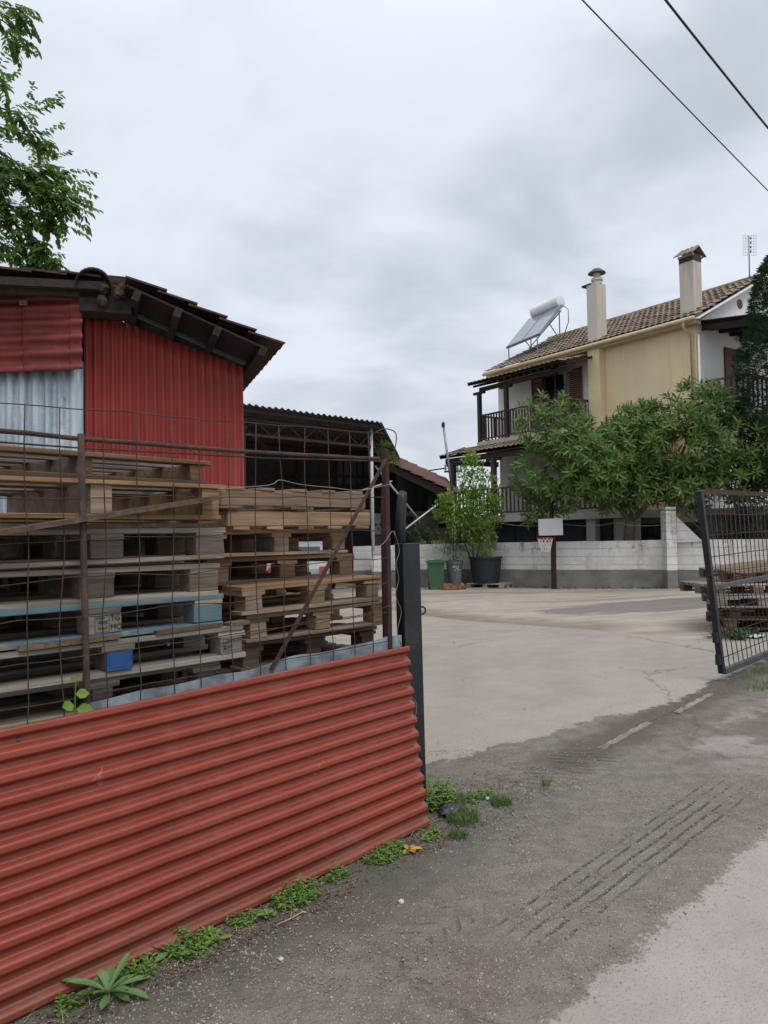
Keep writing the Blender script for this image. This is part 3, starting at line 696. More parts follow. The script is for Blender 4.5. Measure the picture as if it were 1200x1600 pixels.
# galvanised wall at the left (frontal)
gl0, gl1 = YP(-110, 600, 6.82), YP(131, 600, 6.82)
gtop = YP(66, 566, 6.82).z
def gw(s, t):
    x = gl0.x+(gl1.x-gl0.x)*s; w = math.sin(2*PI*x/.118); w = math.copysign(abs(w)**.6, w)
    return V((x, 6.82+.021*w+.008*mn.noise((x*2, t*3, 5)), t*gtop))
MB().sheet(gw, 130, 14, th=(0, .002, 0)).build('wall_sheet', M['galv'], sh, smooth=True, label='galvanised corrugated wall sheet')
rb, rtp = YP(66, 581, 6.72).z, YP(66, 459, 6.72).z
for i, (xa, xb, off) in enumerate([(-120, 46, 0), (38, 118, -.02), (112, 131, -.04)]):
    X0, X1 = YP(xa, 520, 6.7).x, YP(xb, 520, 6.7).x
    def rs_(s, t, X0=X0, X1=X1, off=off, i=i):
        z = rb+(rtp-rb)*t; w = math.sin(2*PI*t*5.2+.5); w = math.copysign(abs(w)**.7, w)
        x = X0+(X1-X0)*s + (.014*w if s in (0, 1) else 0)
        return V((x, 6.70+off-.024*w+.006*mn.noise((x*3, t*3, i)), z+(.01*mn.noise((x*9, i, 0)) if t == 0 else 0)))
    MB().sheet(rs_, 8, 90, th=(0, .003, 0)).build('wall_sheet', M['red_old'], sh, smooth=True, label='faded red sheet with wide waves laid sideways')
b = MB(); p = YP(35, 474, 6.62); b.ob(p-V((.03, 0, .01)), V((.065, 0, 0)), V((0, .03, 0)), V((0, 0, .035))); b.build('batten', M['wood_tan'], sh)
# right side wall, back walls (rarely seen)
b = MB(); e = SA+SD*w1; bk = -SN*3.6-SD*.35
b.add([e, e+bk, e+bk+Z*(tr_.z-.1), e+Z*(tr_.z-.05)], [(0, 1, 2, 3)]); b.v += [tuple(V(x)-SD*.02) for x in b.v]; b.f += [(7, 6, 5, 4), (0, 4, 5, 1), (1, 5, 6, 2), (2, 6, 7, 3), (3, 7, 4, 0)]
b.build('side_wall', M['red_wall'], sh)
# corner post
b = MB(); b.ob(SA+SD*-.02-SN*.12, SD*.06, SN*.06, Z*(tl_.z-.02)); b.build('corner_post', M['wood_dark'], sh)
# tiled roof, right slope
OV = .55
va, vb = SP(196, 432, OV), SP(432, 540, OV)      # verge line ridge -> eave (upper surface)
vd = (vb-va); vlen = vd.length; vdn = vd.normalized(); vn = vdn.cross(-SN).normalized()
if vn.z < 0: vn = -vn
def roof_slab(name, a, d, L, back, mat, courses, per=.24, lift=.045, amp=.03, parent=sh, lab=None, seg=7, fwd=V((0, 0, 0)), back_dir=None, up=None):
    bd_ = back_dir if back_dir is not None else -SN
    nrm = up
    nb = max(2, int(back/per*seg))
    for k in range(courses):
        l0, l1 = L*k/courses-.0, L*(k+1)/courses+.07
        def fn(s, t, l0=l0, l1=l1, k=k):
            y = back*s; wob = .012*mn.noise((k*3.1, y*1.2, 0))
            h = abs(math.sin(PI*y/per+.3))**.8*amp
            yield_ = a+d*(l0+(l1-l0)*t)+bd_*(y+.02*mn.noise((k*5.3, 0, 0)))+nrm*(h+lift*(t)+wob+.004*k)
            return yield_
        MB_.sheet(fn, nb, 2, th=-nrm*.018)
MB_ = MB(); roof_slab('r', va, vdn, vlen, 4.2, None, 5, up=vn); MB_.build('roof_tiles', M['roof_dark'], sh, smooth=True, sharp=50)
b = MB(); b.ob(va-vn*.05+vdn*.03-SN*.03, vdn*(vlen-.10), -SN*4.0, -vn*.02); b.build('roof_boards', M['wood_dark'], sh)
for k, f_ in enumerate([.10, .36, .62, .93]):
    b = MB(); p = va+vdn*(vlen*f_)-vn*.075-vn*.045; b.beam(p+SN*[0, .06, .03, .05][k], p-SN*3.9, .065, .09, vn); b.build('purlin', M['wood_dark'], sh)
b = MB(); q0, q1 = SP(126, 440, .1), SP(205, 500, .1); b.ob(SP(126, 497, .06), SD*(su(q1)-su(q0)), SN*.26, Z*(q0.z-q1.z+.02)); b.build('gable_board', M['wood_dark'], sh)
# flashing beam following the gable top
b = MB(); b.beam(SP(170, 480, .03)+Z*.04, SP(383, 573, .03)+Z*.03, .03, .05, SN); b.build('gable_beam', M['gate_grey'], sh)
# left roof
la, lb = SP(158, 432, .42), SP(-190, 412, .42)
ld = lb-la; llen = ld.length; ldn = ld.normalized(); ln = ldn.cross(SN).normalized()
if ln.z < 0: ln = -ln
MB_ = MB(); roof_slab('l', la, ldn, llen, 3.8, None, 6, up=ln, lift=.03); MB_.build('roof_tiles', M['roof_dark'], sh, smooth=True, sharp=50)
b = MB(); b.ob(la-ln*.04+SN*-.02, ldn*llen, -SN*3.7, -ln*.07); b.build('roof_boards', M['wood_dark'], sh)
b = MB(); b.ob(la-ln*.112-SN*.10, ldn*llen, -SN*.06, -ln*.05); b.build('wall_plate', M['wood_dark'], sh)
# ridge tiles
rc = SP(146, 438, .45)
for k in range(6):
    b = MB(); c = rc-SN*(.42*k)
    def hf(s, t, c=c, k=k):
        a = PI*s*1.1-.05*PI; r = .135+.015*(1-t); return c+SD*(-math.cos(a)*r)+Z*(math.sin(a)*r-.03)-SN*(.47*t)
    b.sheet(hf, 14, 2, th=Z*-.016); b.build('ridge_tile', M['roof_dark'], sh, smooth=True, sharp=50)
for k in range(6):
    b = MB(); c = SP(R(158, 192), R(440, 474), .40-.03*k/9); r = R(.02, .05); b.lathe(c, [(.2*r, -r), (.8*r, -.6*r), (r, .1*r), (.6*r, .8*r), (.1*r, r)], 7); b.jitter(.016); b.build('mortar_lump', M['roof_dark'], sh)

# ------------------------------------------------------------------ open shed further back
P1 = YP(583, 856, 22.7); P1 = V((P1.x, 22.7, 0)); E_ = V((-.70711, -.70711, 0)); Bk = V((.09, .996, 0))
os_ = thing('open_shed', 'long open shed with thin rusty trusses and a grey sheet roof', 'shed', P1)
ztop = YP(600, 661, 22.3).z
def orf(s, t):
    x = -.55+15*s; y = -.7+8.2*t
    return P1+E_*x+Bk*y+Z*(ztop+.02+.028*math.sin(2*PI*x/.21)-.03*y+(.02*mn.noise((x*3, y, 0))) )
MB().sheet(orf, 15*28, 6, th=-Z*.006).build('roof_sheet', M['roof_metal'], os_, smooth=True, label='grey corrugated roof sheet')
for k in range(5):
    y = -.4+1.75*k; b = MB(); b.beam(P1+E_*-.4+Bk*y+Z*(ztop-.10-.03*y), P1+E_*14.2+Bk*y+Z*(ztop-.10-.03*y), .06, .08); b.build('purlin', M['rust'], os_)
zb = YP(583, 678, 22.7).z
def truss(y, z0_, z1_, mat, nlat=26):
    for z in (z0_, z1_):
        b = MB(); b.beam(P1+E_*-.1+Bk*y+Z*z, P1+E_*14+Bk*y+Z*z, .07, .07); b.build('truss_chord', mat, os_)
    b = MB()
    for k in range(nlat):
        x0 = 14*k/nlat; x1 = 14*(k+1)/nlat
        a_, c_ = (z0_, z1_) if k % 2 == 0 else (z1_, z0_)
        b.beam(P1+E_*x0+Bk*y+Z*a_, P1+E_*x1+Bk*y+Z*c_, .03, .03)
    b.build('truss_lattice', mat, os_)
truss(0, zb, zb+.02-.42, M['rust'])
truss(6.8, 3.9, 3.55, M['rust_red'])
b = MB(); b.tube([P1+Z*1.15, P1+Z*(zb+.3)], .055, 10); b.build('front_post', M['pale_pipe'], os_, smooth=True)
for (x, y) in [(0, 4.2), (0, 7.0), (4.7, 0), (4.7, 7.0), (9.4, 7.0), (9.4, 0)]:
    b = MB(); b.beam(P1+E_*x+Bk*y, P1+E_*x+Bk*y+Z*(ztop-.3), .1, .1, D); b.build('post', M['rust_red'], os_)
for x in (0, 4.7, 9.4):
    b = MB(); b.beam(P1+E_*x+Z*(zb-.2), P1+E_*x+Bk*7+Z*3.75, .06, .12); b.build('cross_beam', M['rust_red'], os_)
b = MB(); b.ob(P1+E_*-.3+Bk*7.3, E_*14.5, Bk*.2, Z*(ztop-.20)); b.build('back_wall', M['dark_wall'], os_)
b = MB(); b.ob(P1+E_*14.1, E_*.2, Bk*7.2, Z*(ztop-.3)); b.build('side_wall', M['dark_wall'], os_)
for k in range(7):
    x = .5+.34*k; b = MB(); b.ob(P1+E_*x+Bk*6.9+Z*(3.4+.03*k), E_*.26, Bk*.03, Z*(ztop-3.75)); b.build('rear_slat', M['roof_metal'], os_)
for (pa, pb_) in [((586, 728), (655, 812)), ((626, 832), (684, 788)), ((566, 766), (612, 752))]:
    b = MB(); b.tube([YP(*pa, 23.4), YP(*pb_, 24.2)], .028, 7); b.build('brace_pipe', M['pale_pipe'], os_, smooth=True)
# pier
pr = thing('pier', 'white plastered block pier under the pale pole of the open shed', 'pier', P1)
b = MB(); q = YP(581, 870, 22.5); q2 = YP(611, 870, 22.5); zt_ = YP(596, 862, 22.5).z
b.box(q.x, q2.x, 22.5, 23.1, -.05, zt_-.06); b.build('pier_body', M['wall'], pr)
b = MB(); b.box(q.x-.03, q2.x+.02, 22.46, 23.14, zt_-.06, zt_); b.build('capping', M['concrete_edge'], pr)
b = MB(); c = YP(602, 895, 22.5); b.lathe(c+V((0, -.004, 0)), [(.055, 0), (.055, .02)], 12, ax=V((0, 1, 0))); b.build('drain_hole', M['black_metal'], pr)
# electrical box on a wall panel
eb = thing('socket_box', 'grey electrical box with dark sockets under the open shed', 'electric box', YP(591, 850, 26.2))
c = YP(591, 818, 26); b = MB(); b.box(c.x-.26, c.x+.26, 26, 26.18, c.z-.38, c.z+.35); b.build('box', M['bin_grey'], eb)
for (dx, dz) in [(-.08, -.03), (.08, -.03), (0, -.17)]:
    b = MB(); b.lathe(V((c.x+dx, 25.99, c.z+dz)), [(.045, 0), (.045, .02)], 10, ax=V((0, 1, 0))); b.build('socket', M['black_metal'], eb)
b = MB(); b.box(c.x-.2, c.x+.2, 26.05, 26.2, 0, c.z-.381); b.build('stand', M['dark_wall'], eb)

# white car inside the shed, seen through the pallets
def car():
    c = V((-2.4, 20.3, 0)); root = thing('parked_car', 'white car parked under the open shed behind the tan pallets', 'car', c)
    prof = [(0, .35), (0, .75), (.12, .95), (.35, 1.42), (.6, 1.5), (1.9, 1.5), (2.5, 1.0), (3.6, .85), (3.8, .6), (3.8, .35)]
    b = MB(); n = len(prof); wd = .85
    for sx in (-1, 1): b.v += [(c.x+sx*(wd-(.12 if z > 1 else 0)), c.y+y, z) for y, z in prof]
    b.f += [tuple(range(n)), tuple(range(n, 2*n))[::-1]]+[(i, n+i, n+(i+1) % n, (i+1) % n)[::-1] for i in range(n)]
    b.build('body', M['car_white'], root)
    b = MB(); b.ob(V((c.x-.6, c.y+.11, 1.0)), V((1.2, 0, 0)), V((0, .19, .36)), V((0, -.012, .006))); b.build('rear_window', M['glass'], root)
    b = MB(); b.box(c.x-.26, c.x+.26, c.y-.02, c.y-.002, .55, .66); b.build('number_plate', M['board_white'], root)
    for sx in (-1, 1):
        b = MB(); b.box(c.x+sx*.70-.1, c.x+sx*.70+.1, c.y-.02, c.y+.0, .62, .82); b.build('tail_lamp', M['hoop_red'], root)
        for y in (.75, 3.0):
            b = MB(); b.lathe(V((c.x+sx*.74-.1, c.y+y, .31)), [(.22, 0), (.31, .03), (.31, .17), (.22, .2)], 18, ax=V((1, 0, 0))); w_ = b.build('wheel', M['tyre'], root, smooth=True, sharp=40)
car()

# ------------------------------------------------------------------ lean-to with tiled roof
lt_ = thing('lean_to', 'low lean-to with red brown tiles sloping right beside the open shed', 'lean-to', (1.2, 28, 0))
ra, rb_ = YP(604, 722, 25.5), YP(712, 772, 25.5); rd = (rb_-ra).normalized(); rn = V((-rd.z, 0, rd.x))
if rn.z < 0: rn = -rn
MB_ = MB(); roof_slab('lt', ra, rd, (rb_-ra).length, 5.2, None, 6, per=.27, up=rn, amp=.05, lift=.06, back_dir=V((0, .985, .17))); MB_.build('roof_tiles', M['roof_lean'], lt_, smooth=True, sharp=50)
b = MB(); b.ob(ra-rn*.012+V((0, .06, .01)), rd*((rb_-ra).length-.02), V((0, 5.0, .86)), -rn*.09); b.build('roof_boards', M['wood_dark'], lt_)
for k in range(5):
    b = MB(); y = 25.6+1.1*k; up_ = Z*(.172*(y-25.5)); b.beam(V((ra.x, y, ra.z))+up_-rn*.172, V((rb_.x-.1, y, rb_.z))+up_-rn*.172, .1, .14); b.build('rafter', M['wood_dark'], lt_)
for px in (672,):
    q = YP(px, 780, 26); b = MB(); b.box(q.x-.06, q.x+.06, 26, 26.12, -.05, q.z+.1); b.build('post', M['wood_dark'], lt_)
b = MB(); q0, q1 = YP(560, 800, 30.4), YP(706, 800, 30.4); b.box(q0.x, q1.x, 30.4, 30.6, -.1, 2.6); b.build('wall', M['beige'], lt_)
b = MB(); xa_, xb_ = ra.x-.3, rb_.x-.15; zl = lambda x: ra.z+(rb_.z-ra.z)*(x-ra.x)/(rb_.x-ra.x)+.74
b.add([(xa_, 30.62, 0), (xb_, 30.62, 0), (xb_, 30.62, zl(xb_)), (xa_, 30.62, zl(xa_)), (xa_, 30.75, 0), (xb_, 30.75, 0), (xb_, 30.75, zl(xb_)), (xa_, 30.75, zl(xa_))], [(0, 1, 2, 3), (7, 6, 5, 4), (0, 4, 5, 1), (1, 5, 6, 2), (2, 6, 7, 3), (3, 7, 4, 0)]); b.build('rear_wall', M['dark_wall'], lt_)  # dark sheet put in for the deep shade under the lean-to roof
b = MB(); b.box(xb_-.12, xb_, 26.2, 30.4, 1.9, zl(xb_)-.75); b.build('side_board', M['wood_dark'], lt_)
q = YP(665, 818, 30.3); b = MB(); b.box(q.x-.12, q.x+.14, 30.36, 30.395, q.z-.35, q.z+.3); w_ = b.build('window', M['solar_glass'], lt_)
q = YP(640, 822, 30.3); b = MB(); b.box(q.x-.3, q.x+.14, 30.36, 30.395, q.z-.8, q.z+.4); b.build('door', M['dark_door'], lt_)

# ------------------------------------------------------------------ boundary wall
wl = thing('boundary_wall', 'long whitewashed block wall with a grey painted foot at the back of the yard', 'wall', (5, 22, 0))
base = [(-1.0, 23.5), (1.7, 23.3), (3.3, 22.9), (4.94, 21.8), (7.2, 21.1), (8.2, 20.6), (9.2, 20.1), (14.5, 17.6)]
tops = [1.30, 1.33, 1.34, 1.36, 1.36, 1.38, 1.36, 1.36]
b = MB(); nseg = len(base); th_ = .2
dense = []
for i in range(nseg-1):
    for k in range(8):
        s = k/8; dense.append((base[i][0]*(1-s)+base[i+1][0]*s, base[i][1]*(1-s)+base[i+1][1]*s, tops[i]*(1-s)+tops[i+1]*s+.012*mn.noise((i*3+s*7, 0, 0))))
dense.append((*base[-1], tops[-1]))
m = len(dense)
for i, (x, y, z) in enumerate(dense): b.v += [(x, y, -.1), (x, y, z), (x+.04, y+th_, z+.004), (x+.04, y+th_, -.1)]
for i in range(m-1):
    a = 4*i; c = a+4
    b.f += [(a, c, c+1, a+1), (a+1, c+1, c+2, a+2), (a+2, c+2, c+3, a+3)]
b.f += [(0, 1, 2, 3), (4*m-4, 4*m-1, 4*m-2, 4*m-3)]
b.build('wall_body', M['wall'], wl)
pc = YP(1049, 850, 20.45); b = MB(); zt = YP(1049, 792, 20.45).z
b.box(pc.x-.14, pc.x+.14, 20.42, 20.82, -.1, zt); b.build('pillar', M['wall'], wl)
b = MB(); qa = YP(1057, 806, 20.5); qb = YP(1098, 846, 20.3)
b.add([(qa.x, 20.52, 1.3), (qb.x+.1, 20.3, 1.3), (qb.x, 20.3, qb.z), (qa.x, 20.52, qa.z)], [(0, 1, 2, 3)]); b.v += [(x, y+.2, z) for x, y, z in b.v]; b.f += [(7, 6, 5, 4), (0, 4, 5, 1), (1, 5, 6, 2), (2, 6, 7, 3), (3, 7, 4, 0)]
b.build('sloped_top', M['wall'], wl)
# iron railing on the wall
ir = thing('iron_railing', 'black iron railing with spikes on the wall behind the open gate', 'railing', (pc.x+.3, 20.4, 1.4))
def RL(px, py): return YP(px, py, 20.1)
b = MB(); b.beam(RL(1030, 797), RL(1240, 797), .04, .03); b.build('rail', M['black_metal'], ir)
b = MB(); b.beam(RL(1068, 800), RL(1102, 836), .03, .03); b.build('rail', M['black_metal'], ir)
b = MB(); b.beam(RL(1100, 828), RL(1240, 832), .03, .03); b.build('rail', M['black_metal'], ir)
b = MB()
for k in range(30):
    px = 1058+6.6*k; lo = 797+ (px-1066)*1.05 if px < 1102 else 832
    b.beam(RL(px, 790), RL(px, max(lo, 800)), .016, .016, D)
b.build('spikes', M['black_metal'], ir)
# hanging wire along the wall top
q = [YP(780+15*k, 817+5*abs(math.sin(k*.52)), 22.0-.08*k) for k in range(18)]
tag(MB().tube(q, .005, 5).build('slack_wire', M['wire_white'], smooth=True), 'slack pale wire strung above the white wall', 'wire')

# ------------------------------------------------------------------ house
ho = thing('house', 'two storey house with yellow side wall, white walls, timber balconies and weathered tile roof', 'house', HW(4, 3, 0))
ZE = HP(1095, 490, -.35)[1]; ZF2 = HP(755, 690, -1.3)[1]; ZT = HP(960, 797, -2.5)[1]
sB0, sB1 = HP(945, 560, 0)[0], HP(918, 560, -.3)[0]
sL = HP(779, 640, 0)[0]
dR, zR = HQ(1186, 434, -.2)
DEP = 2*dR+.0
def hbox(s0, s1, d0, d1, z0, z1): return MB().ob(HW(s0, d0, z0), HA*(s1-s0), HB*(d1-d0), Z*(z1-z0))
hbox(0, sB0+.02, .0, .25, ZT-.4, ZE-.12).build('side_wall', M['yellow'], ho, label='yellow plastered wall')
hbox(sB0+.02, sL, .0, .25, ZT-.3, ZE-.12).build('front_wall', M['white_wall'], ho)
hbox(sB0, sB1, -.3, -.002, ZT-.4, ZE-.16).build('chimney_breast', M['yellow'], ho)
hbox(-.01, .25, .25, DEP-.25, 0, ZE-.14).build('end_wall', M['white_wall'], ho)
hbox(sL-.25, sL, .25, DEP-.25, 0, ZE-.14).build('end_wall', M['white_wall'], ho)
hbox(0, sL, DEP-.25, DEP, 0, ZE-.14).build('rear_wall', M['white_wall'], ho)
hbox(-.004, sL, .006, .3, -.1, ZT-.4).build('basement_wall', M['stone'], ho)
for s in (-.012, sL-.24):                  # gables
    b = MB(); b.add([HW(s, .0, ZE-.14), HW(s, DEP, ZE-.14), HW(s, DEP/2, zR-.12)], [(0, 1, 2)]); b.v += [tuple(V(x)+HA*.25) for x in b.v]; b.f += [(5, 4, 3), (0, 3, 4, 1), (1, 4, 5, 2), (2, 5, 3, 0)]
    b.build('gable', M['white_wall'], ho)
dv, zv = HQ(1156, 475, -.02); b = MB(); b.lathe(HW(-.035, dv, zv), [(.16, 0), (.16, .03)], 16, ax=HA); b.build('vent', M['shutter'], ho, smooth=True, sharp=40)
# main roof
def tiles(fn0, slen, dlen, per, rows, mat, name, parent, amp=.045, lift=.05, seg=6, th=.02):
    m = MB(); nb = int(slen/per*seg)
    for k in range(rows):
        def fn(s, t, k=k):
            x = slen*s; tt = (k+(t*1.08))/rows; h = (abs(math.sin(PI*x/per)))**.8*amp
            return fn0(x+.02*mn.noise((k*7.7, int(x/per)*.9, 0)), tt)+V((0, 0, h-lift*t*.0+lift*(1-t)*0+lift*(t)*-1*0))+Z*((1-t)*0+ (lift*(1-t)))+Z*.012*mn.noise((k*2.3, x*2.1, 0))
        m.sheet(fn, nb, 1, th=-Z*th)
    return m.build(name, mat, parent, smooth=True, sharp=50)
s_lo, s_hi = -.28, sL+.35
slope = (zR-ZE)/(dR+.35)
tiles(lambda x, t: HW(s_lo+x, -.42+(dR+.42)*t, ZE-.02+(zR-ZE+.05)*t), s_hi-s_lo, 1, .23, 11, M['roof_house'], 'roof_tiles', ho)
tiles(lambda x, t: HW(s_lo+x, DEP+.42-(dR+.42)*t, ZE-.02+(zR-ZE+.05)*t), s_hi-s_lo, 1, .23, 11, M['roof_house'], 'roof_tiles', ho)
b = MB()
for k in range(26):
    s = s_lo+(s_hi-s_lo)*k/26
    def hf(a_, t, s=s): an = PI*a_; r = .12+.012*t; return HW(s+.42*t, dR-math.cos(an)*r, zR+.03+math.sin(an)*r*.8)
    b.sheet(hf, 8, 1, th=-Z*.02)
b.build('ridge_tiles', M['roof_house'], ho, smooth=True, sharp=50)
b = MB()
for sg in (0, 1):
    d0, d1 = (-.35, dR) if sg == 0 else (DEP+.35, dR)
    b.beam(HW(s_lo+.03, d0, ZE-.12), HW(s_lo+.03, d1, zR-.09), .04, .2, HA)
b.build('rake_board', M['white_trim'], ho)
b = MB()
for sg in (0, 1):
    d0, d1 = (-.35, dR) if sg == 0 else (DEP+.35, dR)
    b.beam(HW(s_hi-.05, d0, ZE-.12), HW(s_hi-.05, d1, zR-.09), .04, .16, HA)
b.build('rake_board', M['yellow_trim'], ho)
hbox(-.2, s_hi-.05, -.36, .0, ZE-.22, ZE-.12).build('eave_soffit', M['yellow_trim'], ho)
b = MB(); b.tube([HW(s_lo+.02, -.47, ZE-.10), HW(s_hi, -.47, ZE-.10)], .075, 8); b.build('gutter', M['yellow_trim'], ho, smooth=True)
b = MB(); b.tube([HW(.1, -.46, ZE-.12), HW(.1, -.46, ZE-.3), HW(.08, -.08, ZE-.55), HW(.08, -.07, ZT-.3)], .05, 8); b.build('downpipe', M['yellow_trim'], ho, smooth=True)
b = MB(); b.tube([HW(-.06, .08, ZE-.5), HW(-.06, .08, ZT)], .035, 8); b.build('downpipe', M['white_trim'], ho, smooth=True)
# chimneys
def zroof(d): return ZE+(zR-ZE)*(d+.42)/(dR+.42)
zc1 = HP(928, 447, 0)[1]
b = hbox(sB0+.05, sB1-.02, -.28, .22, ZE-.159, zc1); ch = b.build('chimney', M['chimney'], ho)
sc_ = (sB0+sB1)/2-.05
MB().lathe(HW(sc_, -.05, zc1), [(.17, 0), (.17, .1), (.2, .12), (.2, .2), (.12, .24), (.12, .42)], 14).build('flue', M['chimney'], ch, smooth=True, sharp=40)
MB().lathe(HW(sc_, -.05, zc1+.38), [(.31, 0), (.30, .03), (.12, .17), (.02, .2)], 16).build('cowl', M['gate_grey'], ch, smooth=True, sharp=60)
b = MB(); b.ob(HW(sB1-.2, -.3, zc1-.02), HA*.4, HB*.5, Z*.05-HA*.03); b.build('slab_cap', M['roof_dark'], ch)
sc0, sc1 = HP(1085, 440, .25)[0], HP(1063, 440, .25)[0]; zc2 = HP(1078, 402, .25)[1]
ch2 = hbox(sc0, sc1, .2, .66, ZE-.1, zc2).build('chimney', M['chimney'], ho)
hbox(sc0-.004, sc1+.004, .196, .664, zc2-.13, zc2+.1).build('sooty_vent', M['dark_wall'], ch2)
b = MB(); mid = .43
for sg in (-1, 1):
    def cf(a_, t, sg=sg): return HW(sc0-.09+(sc1-sc0+.18)*a_, mid+sg*(.40*(1-t)), zc2+.08+.28*t+.03*abs(math.sin(a_*PI*4)))
    b.sheet(cf, 24, 1, th=-Z*.04)
b.build('tile_cap', M['roof_house'], ch2, smooth=True, sharp=40)
b = MB(); b.beam(HW(sc0-.02, .2, zc2+.06), HW(sc1+.02, .2, zc2+.06), .06, .06); b.beam(HW(sc0-.02, .66, zc2+.06), HW(sc1+.02, .66, zc2+.06), .06, .06); b.build('cap_base', M['chimney'], ch2)

# balustrade helper
M['wood_rail'] = m_wood('brown_rail_timber', (.05, .03, .022), (.10, .062, .045), axis=2)
def balustrade(p, q, h, parent, n, mat=M['wood_rail'], r=.05):
    d = q-p
    MB().beam(p+Z*h, q+Z*h, .07, .06).build('rail', mat, parent); MB().beam(p+Z*.1, q+Z*.1, .05, .05).build('rail', mat, parent)
    for k in range(n):
        c = p+d*((k+.5)/n); b = MB(); b.beam(c+Z*.125, c+Z*(h-.03), r, r, D); b.build('baluster', mat, parent)
# upper balcony
DBk = -1.3
sb0 = HP(886, 640, DBk)[0]; sb1 = HP(749, 650, DBk)[0]
hbox(sb0-.05, sb1+.1, DBk-.06, -.003, ZF2-.14, ZF2).build('balcony_floor', M['concrete_edge'], ho)
zrail = 1.03
balustrade(HW(sb0, DBk, ZF2), HW(sb1, DBk, ZF2), zrail, ho, 30)
balustrade(HW(sb0, DBk, ZF2), HW(sb0, -.05, ZF2), zrail, ho, 7)
balustrade(HW(sb1, DBk, ZF2), HW(sb1, .6, ZF2), zrail, ho, 10)
zcan = HP(740, 600, -1.65)[1]
for px in (749, 791, 886):
    s_ = HP(px, 620, DBk)[0]; b = MB(); b.ob(HW(s_-.07, DBk-.07, ZF2), HA*.14, HB*.14, Z*(zcan-ZF2-.28)); b.build('balcony_post', M['wood_post'], ho)
    b = MB(); b.ob(HW(s_-.3, DBk-.06, zcan-.36), HA*.6, HB*.12, Z*.09); b.build('post_bracket', M['wood_dark'], ho)
s_c1 = HP(733, 601, -1.65)[0]
b = MB(); b.beam(HW(sb0-.5, DBk, zcan-.2), HW(s_c1-.25, DBk, zcan-.2), .12, .16); b.build('canopy_beam', M['wood_dark'], ho)
b = MB()
for k in range(15):
    s_ = sb0-.3+(s_c1-sb0+.1)*k/14; b.beam(HW(s_, -1.6, zcan-.09), HW(s_, .0, zcan+.34), .07, .09)
b.build('rafters', M['wood_dark'], ho)
hbox_ = MB(); hbox_.ob(HW(sB1, -1.68, zcan-.04), HA*(s_c1-sB1), HB*1.7+Z*.44, Z*.025); hbox_.build('canopy_boards', M['wood_dark'], ho)
tiles(lambda x, t: HW(sB1+.02+x, -1.75+1.75*t, zcan+.0+.45*t), s_c1-sB1-.02, 1, .23, 5, M['roof_house2'], 'canopy_tiles', ho, lift=.04)
# door with shutters on the upper floor
def shutter_door(px0, px1, py_top, s_from_d, zbot, ztop_, nm='balcony_door'):
    pass
zdt = HP(870, 583, 0)[1]
sd = [HP(px, 600, 0)[0] for px in (837, 851, 887, 911)]
b = hbox(sd[2], sd[1], -.03, -.004, ZF2, zdt); dr = b.build('balcony_door', M['glass'], ho)
b = MB()
for (a_, c_) in [(sd[2], sd[2]+.07), (sd[1]-.07, sd[1]), ((sd[1]+sd[2])/2-.035, (sd[1]+sd[2])/2+.035)]: b.ob(HW(a_, -.06, ZF2), HA*(c_-a_), HB*.03, Z*(zdt-ZF2))
b.ob(HW(sd[2], -.06, zdt-.08), HA*(sd[1]-sd[2]), HB*.028, Z*.08); b.build('frame', M['shutter'], dr)
def louvre(s0, s1, d, z0, z1, par):
    f = MB(); f.ob(HW(s0, d, z0), HA*.06, HB*.05, Z*(z1-z0)); f.ob(HW(s1-.06, d, z0), HA*.06, HB*.05, Z*(z1-z0))
    f.ob(HW(s0+.06, d+.004, z0), HA*(s1-s0-.12), HB*.04, Z*.1); f.ob(HW(s0+.06, d+.004, z1-.1), HA*(s1-s0-.12), HB*.04, Z*.1)
    n_ = int((z1-z0-.2)/.075)
    for k in range(n_): f.ob(HW(s0+.06, d+.006, z0+.1+.075*k), HA*(s1-s0-.12), HB*.03+Z*.045, Z*.018)
    f.build('shutter', M['shutter'], par)
louvre(sd[3], sd[2]-.02, -.09, ZF2+.02, zdt, ho); louvre(sd[1]+.02, sd[0]+.15, -.09, ZF2+.02, zdt, ho)
b = MB(); b.lathe(HW((sd[1]+sd[2])/2-.1, -.2, zdt+.28), [(.05, 0), (.11, -.1), (.11, -.16)], 10); b.beam(HW((sd[1]+sd[2])/2-.1, -.2, zdt+.3), HW((sd[1]+sd[2])/2-.1, 0, zdt+.34), .03, .03); b.build('wall_lamp', M['black_metal'], ho)
b = MB(); b.beam(HW(s_c1-.03, -1.74, zcan+.02), HW(s_c1-.03, -.02, zcan+.47), .05, .13); b.build('rake_board', M['wood_dark'], ho)
# lower awning, terrace
DT = -2.45
zaw = HP(700, 714, DT-.15)[1]; s_a1 = HP(688, 715, DT-.15)[0]; s_a0 = .9
tiles(lambda x, t: HW(s_a0+x, DT-.2+(2.45-1.3+.2)*t, zaw+.02+(ZF2-.2-zaw)*t), s_a1-s_a0, 1, .24, 4, M['roof_house2'], 'awning_tiles', ho, lift=.045)
b = MB(); b.ob(HW(s_a0, DT-.15, zaw-.05), HA*(s_a1-s_a0-.05), HB*1.3+Z*(ZF2-.25-zaw), Z*.025); b.build('awning_boards', M['wood_dark'], ho)
b = MB(); b.beam(HW(s_a1-.03, DT-.19, zaw+.02), HW(s_a1-.03, -1.32, ZF2-.17), .05, .14); b.build('rake_board', M['wood_dark'], ho)
hbox(s_a0, s_a1-.1, DT+1.15, -.01, ZF2-.30, ZF2-.15).build('awning_ceiling', M['wood_dark'], ho)
b = MB(); b.beam(HW(s_a0, DT, zaw-.16), HW(s_a1-.2, DT, zaw-.16), .13, .2); b.build('awning_beam', M['wood_dark'], ho)
